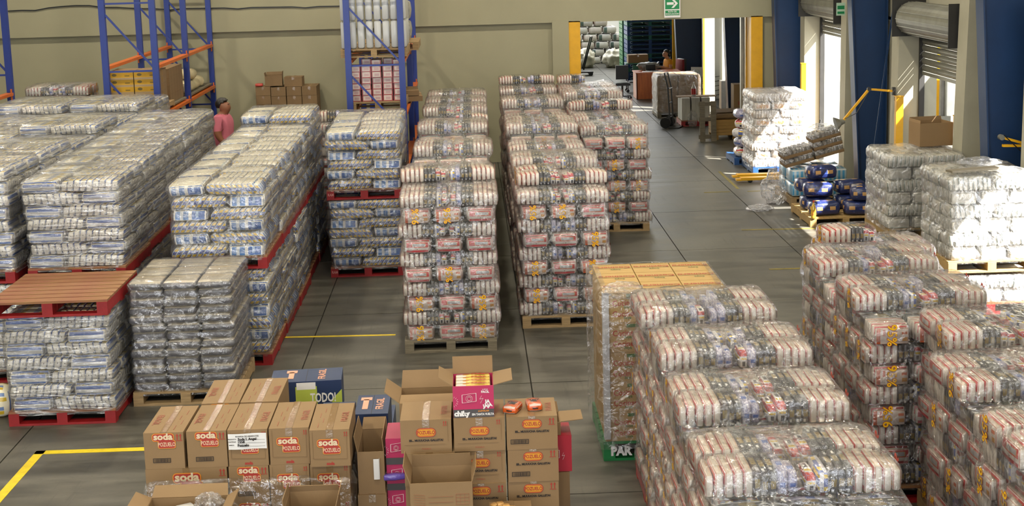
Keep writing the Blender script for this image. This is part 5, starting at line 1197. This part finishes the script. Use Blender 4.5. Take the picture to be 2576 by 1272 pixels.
# desk
M_DESK = mat('desk_laminate', '#c4682a', .4, vscale=3, c2='#a04c1c', sc=(6, 6, .7)); ex, ey = pos(1602, 251); ez = .75
dk = empty('desk', 'orange-brown wooden office desk facing the doorway', 'desk', (ex, ey, 0)); dwid = at_y(1700, 230, ey).x - ex + .15
MB().box((dwid / 2, .42, ez), (dwid + .04, .86, .035)).build('desk_top', M_DESK, dk); MB().box((dwid / 2, .03, ez / 2), (dwid, .02, ez - .02)).build('front_panel', M_DESK, dk)
for x in (.012, dwid - .012): MB().box((x, .42, ez / 2), (.024, .8, ez - .02)).build('side_panel', M_DESK, dk)
MB().box((.25, .45, .45), (.42, .7, .5)).build('drawer_unit', M_DESK, dk)
for i, (x, y) in enumerate(((.35, .2), (.62, .18))): tag(MB().box((0, 0, .006), (.3, .22, .012)).build('paper_stack', M_WHITE, None, (ex + x, ey + y, ez + .0185), .2 * i), 'sheaf of white papers on the desk, %s' % ('near the corner', 'before the woman')[i], 'paper')
tag(MB().box((0, 0, .01), (.3, .2, .02)).box((0, .1, .09), (.3, .015, .16)).build('laptop', M_BLACK, None, (ex + .5, ey + .45, ez + .0185), .3), 'black laptop standing open on the desk', 'laptop')
crumple('grey_bag', (ex + .45, ey + .75, ez + .018), (.3, .14, .12), 'crumpled grey plastic bag on the desk', mat('grey_plastic', '#8d8d8a', .35, coat=.4, bump=.5), 31, 'plastic bag')
# people
def skin_person(name, label, J, E, root, mats, assign, loc, rz, sub=2):
    me = bpy.data.meshes.new(name); me.from_pydata([j[0] for j in J], E, []); o = bpy.data.objects.new(name, me); COL.objects.link(o)
    sk = o.modifiers.new('skin', 'SKIN'); sk.use_smooth_shade = True
    for i, v in enumerate(me.skin_vertices[0].data):
        r = J[i][1]; v.radius = r if isinstance(r, tuple) else (r, r); v.use_root = (i == root)
    sb = o.modifiers.new('sub', 'SUBSURF'); sb.levels = sub; sb.render_levels = sub
    dg = bpy.context.evaluated_depsgraph_get(); dg.update(); nm = bpy.data.meshes.new_from_object(o.evaluated_get(dg)); bpy.data.objects.remove(o)
    nm.name = name; nm.materials.clear()
    for m in mats: nm.materials.append(m)
    for p in nm.polygons: p.material_index = assign(p.center); p.use_smooth = True
    return tag(link(name, nm, None, loc, rz), label, 'person')
M_SKIN1 = mat('skin_tan', '#8a5a42', .5, var=.05); M_SKIN2 = mat('skin_light', '#c08a6c', .5, var=.05); M_HAIR = mat('black_hair', '#15110f', .4, var=.2, bump=.6, bscale=60)
M_PSH = mat('pink_shirt', '#c96f82', .8, var=.1, bump=.15); M_MUS = mat('mustard_shirt', '#d08a1c', .8, var=.1, bump=.15); M_JEAN = mat('dark_jeans', '#262b3c', .8, var=.15); M_SHOE = mat('dark_shoe', '#1b1a1a', .6)
def add_hand(J, E, w, d, side):
    """palm with five separate fingers, from wrist index w along direction d"""
    d = Vector(d).normalized(); s = d.cross(Vector((0, 0, 1))).normalized(); b = Vector(J[w][0]); p = len(J)
    J.append((tuple(b + d * .05), (.036, .02))); E.append((w, p)); J.append((tuple(b + d * .085), (.038, .018))); E.append((p, p + 1))
    for k, (off, L) in enumerate(((-.028, .062), (-.009, .075), (.01, .07), (.028, .055))):
        a = b + d * .1 + s * off; i = len(J); J.append((tuple(a), .009)); E.append((p + 1, i)); J.append((tuple(a + d * L * .55 + Vector((0, 0, -.008))), .0085)); E.append((i, i + 1)); J.append((tuple(a + d * L + Vector((0, 0, -.026))), .007)); E.append((i + 1, i + 2))
    i = len(J); J.append((tuple(b + d * .055 + s * .04 * side), .01)); E.append((p, i)); J.append((tuple(b + d * .095 + s * .055 * side), .0085)); E.append((i, i + 1))
def hair_cap(par, c, r, sq, tail=None):
    bm = bmesh.new(); bmesh.ops.create_uvsphere(bm, u_segments=48, v_segments=32, radius=1.)
    kill = [v for v in bm.verts if (v.co.x > .5 and v.co.z < .5) or v.co.z < -.62 or (v.co.x > .12 and v.co.z < .22) or (v.co.x > -.12 and v.co.z < -.12)]
    bmesh.ops.delete(bm, geom=kill, context='VERTS')
    for v in bm.verts:
        k = 1 + .05 * noise.noise(v.co * 6); v.co = Vector((v.co.x * r * sq[0] * k + c[0], v.co.y * r * sq[1] * k + c[1], v.co.z * r * sq[2] * k + c[2]))
    me = bpy.data.meshes.new('hair'); bm.to_mesh(me); bm.free(); me.materials.append(M_HAIR); me.polygons.foreach_set('use_smooth', [True] * len(me.polygons)); o = link('hair', me, par); o.modifiers.new('thick', 'SOLIDIFY').thickness = .015
    if tail:
        mb = MB(); n = len(tail)
        for i in range(n - 1): mb.cyl(tail[i], tail[i + 1], .035 * (1 - .5 * i / n), .035 * (1 - .5 * (i + 1) / n), 10)
        mb.build('ponytail', M_HAIR, par, smooth=True)
def face_bits(par, hc, fx=.098):
    for s in (-1, 1):
        MB().cyl((hc[0] + fx - .012, hc[1] + s * .034, hc[2]), (hc[0] + fx - .004, hc[1] + s * .034, hc[2]), .012, n=10).build('eye', M_INK, par); MB().bar((hc[0] + fx - .008, hc[1] + s * .018, hc[2] + .028), (hc[0] + fx - .014, hc[1] + s * .052, hc[2] + .026), .01, .007).build('eyebrow', M_HAIR, par)
    MB().bar((hc[0] + fx - .004, hc[1] - .022, hc[2] - .062), (hc[0] + fx - .004, hc[1] + .022, hc[2] - .062), .01, .009).build('lips', mat('lips', '#8a4540', .5), par)
# man, facing +X
J = [((0, 0, .96), (.19, .16)), ((0, 0, 1.14), (.19, .17)), ((.0, 0, 1.33), (.21, .175)), ((-.01, 0, 1.42), (.13, .12)), ((.01, 0, 1.465), .08), ((.045, 0, 1.515), (.082, .085)), ((.03, 0, 1.595), (.098, .104)), ((.01, 0, 1.665), (.082, .09)), ((.138, 0, 1.57), .018),
     ((.01, .098, 1.585), .022), ((.01, -.098, 1.585), .022)]
E = [(0, 1), (1, 2), (2, 3), (3, 4), (4, 5), (5, 6), (6, 7), (6, 8), (6, 9), (6, 10)]
for s in (1, -1):
    k = len(J); J += [((-.01, s * .2, 1.38), .1), ((-.03, s * .25, 1.13), .066), ((.10, s * .22, .93), .034)]; E += [(2, k), (k, k + 1), (k + 1, k + 2)]; add_hand(J, E, k + 2, (.75, 0, -.6), s)
    k = len(J); J += [((0, s * .1, .88), .105), ((.02, s * .11, .5), .072), ((-.01, s * .115, .09), .05), ((.13, s * .12, .05), (.045, .04))]; E += [(0, k), (k, k + 1), (k + 1, k + 2), (k + 2, k + 3)]
def asg(c):
    if c.z < .12: return 3
    if c.z < .93 and abs(c.y) < .19 and c.x < .07: return 2
    if c.z > 1.455 or (abs(c.y) > .19 and c.z < 1.2) or (c.z < .97 and c.x > .05): return 0
    return 1
mp_ = at_z(558, 243, 2.03); mx, my = mp_.x, mp_.y
pallet(mx - .5, my - .5, 0, 1.0, 1.0, PAL['wood'], 'lower wooden pallet the man in pink stands on', detail=False); pallet(mx - .5, my - .5, .14, 1.0, 1.0, PAL['wood'], 'upper wooden pallet the man in pink stands on', detail=False)
mn = skin_person('person', 'person in a pink T-shirt with short black hair standing behind the sugar stacks', J, E, 0, [M_SKIN1, M_PSH, M_JEAN, M_SHOE], asg, (mx, my, .28), -.15)
hair_cap(mn, (.0, 0, 1.625), .122, (1.0, .9, .92)); face_bits(mn, (.03, 0, 1.6), .098)
# woman, seated, facing +X locally
J = [((0, 0, .55), (.17, .14)), ((.01, 0, .74), (.135, .11)), ((.04, 0, .93), (.15, .115)), ((.05, 0, 1.04), (.085, .07)), ((.07, 0, 1.10), .05), ((.13, 0, 1.13), (.062, .07)), ((.12, 0, 1.20), (.08, .095)), ((.09, 0, 1.26), (.066, .08)), ((.215, 0, 1.16), .015), ((.10, .085, 1.18), .017), ((.10, -.085, 1.18), .017)]
E = [(0, 1), (1, 2), (2, 3), (3, 4), (4, 5), (5, 6), (6, 7), (6, 8), (6, 9), (6, 10)]
for s in (1, -1):
    k = len(J); J += [((.03, s * .165, .99), .062), ((.07, s * .2, .76), .044), ((.29, s * .09, .83), .028)]; E += [(2, k), (k, k + 1), (k + 1, k + 2)]; add_hand(J, E, k + 2, (.8, -s * .35, .25), s)
    k = len(J); J += [((.06, s * .1, .52), .1), ((.44, s * .11, .53), .07), ((.42, s * .11, .1), .045), ((.54, s * .12, .05), (.04, .035))]; E += [(0, k), (k, k + 1), (k + 1, k + 2), (k + 2, k + 3)]
def asw(c):
    if c.z < .12: return 3
    if c.z < .63 or (c.x > .12 and c.z < .62): return 2
    if c.z > 1.05 or (c.z < .89 and (abs(c.y) > .14 or c.x > .16)): return 0
    return 1
wp = at_y(1682, 186, ey + 1.14)
wm = skin_person('person', 'person with dark tied-back hair in a mustard top seated at the desk', J, E, 0, [M_SKIN2, M_MUS, M_JEAN, M_SHOE], asw, (wp.x + .02, ey + 1.14, 0), math.pi + .35)
hair_cap(wm, (.085, 0, 1.225), .1, (1.0, .92, .98), [(-.01, 0, 1.26), (-.04, .01, 1.22), (-.03, .05, 1.10), (-.01, .07, 1.0)]); face_bits(wm, (.12, 0, 1.19), .088)
tag(MB().box((0, 0, 0), (.075, .012, .15), M=Matrix.Rotation(.9, 4, 'X')).build('phone', M_BLACK, None, wm.matrix_basis @ Vector((.40, 0, .93)), math.pi / 2 + .35), 'dark phone held in the seated woman\'s hands', 'phone')
# chair behind her
ch = empty('office_chair', 'office chair with red seat back and black shell behind the seated woman', 'chair', (wp.x + .14, ey + 1.14, 0), .35); M_RCH = mat('red_upholstery', '#7a1a22', .8)
MB().box((0, 0, .375), (.46, .46, .08)).build('seat', M_RCH, ch); b = pillow(.09, .44, .5, .04, (3, 4, 4)); b.build('backrest', [M_RCH], ch, (.22, 0, .52), smooth=True); b.build('back_shell', [M_BLACK], ch, (.28, 0, .54), smooth=True); MB().cyl((0, 0, .1), (0, 0, .42), .03, n=10).build('gas_post', M_DARK, ch)
for i in range(5):
    t = i * 2 * math.pi / 5; MB().bar((0, 0, .1), (.28 * math.cos(t), .28 * math.sin(t), .08), .05, .03).build('leg', M_BLACK, ch); MB().cyl((.28 * math.cos(t), .28 * math.sin(t) - .015, .03), (.28 * math.cos(t), .28 * math.sin(t) + .015, .03), .03, n=10).build('castor', M_BLACK, ch)
oc_ = empty('office_chair', 'empty black swivel chair at the end of the desk', 'chair', (ex - .38, ey + .25, 0)); MB().box((0, 0, .44), (.42, .42, .07)).build('seat', M_BLACK, oc_); MB().box((.02, .22, .75), (.36, .05, .4)).build('backrest', M_BLACK, oc_); MB().cyl((0, 0, .1), (0, 0, .42), .03, n=10).build('gas_post', M_DARK, oc_)
for i in range(5):
    t = i * 2 * math.pi / 5 + .3; MB().bar((0, 0, .1), (.26 * math.cos(t), .26 * math.sin(t), .08), .04, .03).build('leg', M_BLACK, oc_); MB().cyl((.26 * math.cos(t), .26 * math.sin(t) - .015, .035), (.26 * math.cos(t), .26 * math.sin(t) + .015, .035), .035, n=10).build('castor', M_BLACK, oc_)
# white plastic chair with bag
cx2, cy2 = pos(1752, 247); pc = empty('plastic_chair', 'white plastic armchair holding a white bag', 'chair', (cx2, cy2 + .1, 0), -.4); M_PCH = mat('white_plastic', '#d8d4d2', .4)
for x in (-.2, .2):
    for y in (-.2, .2): MB().bar((x, y, .42), (x * 1.2, y * 1.2, 0), .035, .035).build('leg', M_PCH, pc)
    MB().tube([(x, -.22, .62), (x, .2, .64)], .02, 8).build('arm', M_PCH, pc); MB().bar((x, -.2, .42), (x, -.21, .62), .03, .03).build('arm_post', M_PCH, pc)
MB().box((0, 0, .42), (.44, .44, .03)).build('seat', M_PCH, pc); MB().box((0, .21, .65), (.42, .025, .46), M=Matrix.Rotation(-.12, 4, 'X')).build('backrest', M_PCH, pc)
crumple('white_bag', (cx2 - .01, cy2 + .08, .432), (.13, .12, .18), 'white plastic bag on the plastic armchair', mat('white_bag_plastic', '#d5dbe0', .4, coat=.3), 41, 'plastic bag')
# fan on a cabinet, tall white box, cartons, folded trolley near the right wall
fxx, fyy = pos(1755, 222); fn = empty('pedestal_fan', 'large round fan on a brown cabinet beside the blue column', 'fan', (fxx + .1, fyy + .6, 0))
fz = at_y(1757, 140, fyy + .6).z
MB().box((0, .1, .45), (.4, .35, .9)).build('cabinet', M_CARDD, fn); MB().cyl((0, 0, .9), (0, 0, fz), .03, n=8).build('pole', M_DARK, fn); MB().cyl((0, -.02, fz), (0, .06, fz), .06, n=12).build('motor', M_DARK, fn)
gd = MB()
for rr in (.08, .16, .24, .32, .38):
    p = [(rr * math.cos(2 * math.pi * i / 24), -.09 + .08 * (rr / .38) ** 2, fz + rr * math.sin(2 * math.pi * i / 24)) for i in range(25)]; gd.tube(p, .006, 4)
for i in range(12): t = math.pi * 2 * i / 12; gd.tube([(0, -.09, fz), (.38 * math.cos(t), -.01, fz + .38 * math.sin(t))], .005, 4)
gd.build('guard', M_STEEL, fn)
for i in range(3): t = i * 2.094; MB().box((.16, 0, 0), (.24, .012, .14), M=T(0, -.03, fz) @ Matrix.Rotation(t, 4, 'Y') @ Matrix.Rotation(.4, 4, 'X')).build('blade', M_STEEL, fn)
bx_, by_ = pos(1815, 300); bzz = at_y(1830, 203, by_).z
tag(MB().box((0, 0, bzz / 2), (.36, .3, bzz)).box((0, -.152, bzz * .55), (.12, .004, bzz * .7), 1).build('tall_white_box', [mat('dirty_white', '#a9a7a2', .5, var=.2), M_WHITE], None, (bx_ + .17, by_ + .1, 0)), 'tall white box standing against the dark blue column', 'box')
bx_, by_ = pos(1846, 330); bzz = at_y(1865, 212, by_).z; r = carton('brown carton with red print beside the yellow door post', bx_, by_, 0, .42, .36, bzz); MB().box((0, -.1815, bzz * .6), (.22, .002, .09)).build('red_print', M_LTI, r)
tx_, ty_ = pos(1790, 262); fr = empty('folding_trolley', 'folded dark metal trolley leaning near the sunlit panel', 'trolley', (tx_, ty_, 0)); fr.rotation_euler = (-.1, .12, 0); tz = at_y(1800, 185, ty_).z
for x in (0, .22): MB().tube([(x, 0, 0), (x, 0, tz)], .018, 6).build('rail', M_DARK, fr)
for i in range(6): MB().bar((0, 0, .1 + i * tz / 6.5), (.22, 0, .1 + (i + .5) * tz / 6.5), .02, .015).build('rung', M_DARK, fr)
crumple('clear_bag', (cx + .3, cy + 1.4, 0), (.16, .14, .3), 'cloudy plastic bag standing behind the cardboard scraps', M_FILMW, 44, 'plastic bag')
# yellow-edged posts in the far hall
def far_post(x, y0, Y, w, lab, m=M_YEL, h=3.2):
    p = at_y(x, y0, Y); tag(MB().box((0, 0, h / 2), (w, .12, h)).box((0, 0, .02), (w + .06, .18, .04)).build('post', m, None, (p.x, Y, 0)), lab, 'post')
far_post(1695, 100, 43.6, .09, 'thin yellow post beyond the seated woman'); far_post(1711, 100, 43.8, .27, 'pale concrete post beside the thin yellow post', M_WALL2); far_post(1784, 100, 35.9, .26, 'broad pale post standing in the sun beyond the doorway', M_WALL2); far_post(1770, 100, 35.785, .035, 'thin yellow edge strip on the sunlit pale post')
far_post(1866, 100, 28.98, .06, 'grey steel post just past the doorway', M_STEEL); far_post(1878, 100, 29.12, .06, 'yellow post just past the doorway', M_YEL)
# blue and green pallet stacks
sx_, sy_ = pos(1592, 204); pwid = at_y(1690, 150, sy_).x - at_y(1575, 150, sy_).x
nP = 17
for i in range(nP):
    g_ = i in (2, 5, 9, 12, 14, 16)
    r = pallet(sx_ - .16, sy_, i * .146, pwid, 1.0, PAL['blue'] if not g_ else (mat('teal_wood', '#1f6a68', .55, var=.3),) * 2, '%s pallet, %s up in the tall blue pallet stack' % ('teal' if g_ else 'blue', ORD[i]), h=.145, boards=5)
    text(r, 'C', .11, mat('pale_blue_paint', '#8fb0d8', .5), (-pwid / 2 + .12, -.502, .07), bold=.006)
for i in range(nP): pallet(sx_ - .2, sy_ + 1.06, i * .146, pwid, 1.0, PAL['green'], 'green pallet, %s up in the stack behind the blue pallets' % ORD[i], h=.145, detail=False, boards=5)
# trolley with a carton on it
gx, gy = pos(1590, 232); tl = empty('service_trolley', 'green-topped trolley standing behind the desk', 'trolley', (gx, gy, 0))
gz = at_y(1590, 160, gy).z
M_TEAL = mat('teal_plastic', '#1f7a66', .4); MB().box((.2, .2, gz), (.75, .5, .03)).build('top', M_TEAL, tl); MB().box((.2, -.04, gz - .14), (.35, .03, .2)).build('bin', M_TEAL, tl)
for x in (-.12, .5):
    for y in (0, .4): MB().bar((x, y, .08), (x, y, gz), .03, .03).build('leg', M_BLACK, tl); MB().cyl((x, y - .02, .045), (x, y + .02, .045), .045, n=10).build('castor', M_BLACK, tl)
MB().box((.2, .2, .3), (.68, .46, .03)).build('shelf', M_BLACK, tl)
carton('taped brown carton on the green-topped trolley', gx - .1, gy + .02, gz + .015, .6, .4, .24)
# black platform cart and pile of white bales in the sunlit end
kx, ky = pos(1475, 190); kt = empty('platform_cart', 'dark upright platform cart beside the yellow door post', 'cart', (kx - .3, ky, 0)); MB().box((.1, .2, .62), (.08, .7, .9), M=Matrix.Rotation(-.18, 4, 'Y')).build('deck', M_CARDK, kt); MB().tube([(.2, -.1, .2), (.5, -.1, 1.3), (.5, .4, 1.3), (.2, .4, .2)], .025, 8).build('handle', M_BLACK, kt); MB().box((.28, .15, .12), (.5, .6, .04)).build('base', M_BLACK, kt)
for y in (-.1, .4): MB().cyl((.45, y - .03, .07), (.45, y + .03, .07), .07, n=12).build('wheel', M_BLACK, kt)
n = 0
for (lx, cnt, z) in ((0, 7, 0), (.15, 7, .275), (.3, 6, .55), (.4, 6, .825), (.6, 5, 1.1), (.8, 4, 1.375), (1.0, 3, 1.65)):
    for i in range(cnt):
        for j in range(2):
            n += 1; mm = [PM['w_end'], PM['w_edge'], PM['p_white']] if (i + j) % 3 else [PM['rice_or'], PM['rice_pl'], PM['w_top']]
            tag(pillow(.5, .42, .27, .09, (5, 5, 4), (.005, .005, .004)).build('white_bale', mm, None, (2.5 + lx + .53 * i + random.uniform(-.01, .01), 51.5 + .47 * j + random.uniform(-.01, .01), z), random.uniform(-.05, .05), smooth=True), 'white bale, %s layer of the far heap, %s along, %s row' % (ORD[round(z / .275)], ORD[i], ('near', 'rear')[j]), 'bale')
for i in range(3): crumple('white_bag', (3.2 + .98 * i, 49.6 + .3 * (i % 2), 0), (.34, .32, .34), 'slumped white sack at the foot of the bale heap, %s from the platform cart' % ORD[i], PM['w_top'], 51 + i, 'sack')

# ------------------------------------------------------------------ ceiling lamps
M_LAMPG = NT('lamp_glass'); M_LAMPG.bsdf((1, .9, .7, 1), .5, emit=((1, .86, .62, 1), 20.)); M_LAMPG = M_LAMPG.m
bell = MB(); prof = [(.0, .06), (-.06, .09), (-.16, .2), (-.26, .3)]
for (za, ra), (zb_, rb_) in zip(prof, prof[1:]): bell.cyl((0, 0, za), (0, 0, zb_), ra, rb_, 18, caps=False)
bme = bell.mesh('reflector', [M_STEEL], True); stem = MB().cyl((0, 0, 0), (0, 0, 1.0), .02, n=8).mesh('stem', [M_DARK]); bulb = MB().cyl((0, 0, -.2), (0, 0, -.1), .08, .06, n=12).mesh('bulb', [M_LAMPG])
LP = [(x, y) for y in (1., 7., 13., 19., 25.) for x in (-9, -4.5, -.5, 4.)]
for i, (x, y) in enumerate(LP):      # lamps of this hall, hung from its roof above the picture
    r = empty('high_bay_lamp_%s_offscreen' % ORD[i], 'bell-shaped high bay lamp hanging from the roof', 'lamp', (x, y, 7.7), 0, 'high bay lamps'); link('reflector', bme, r); link('stem', stem, r); link('bulb_%s_offscreen' % ORD[i], bulb, r)
    ld = bpy.data.lights.new('lamp_light', 'AREA'); ld.shape = 'DISK'; ld.size = .34; ld.energy = LAMP_W; ld.color = (1, .9, .7); lo = bpy.data.objects.new('lamp_light_%s_offscreen' % ORD[i], ld); COL.objects.link(lo); lo.parent = r; lo.location = (0, 0, -.28)
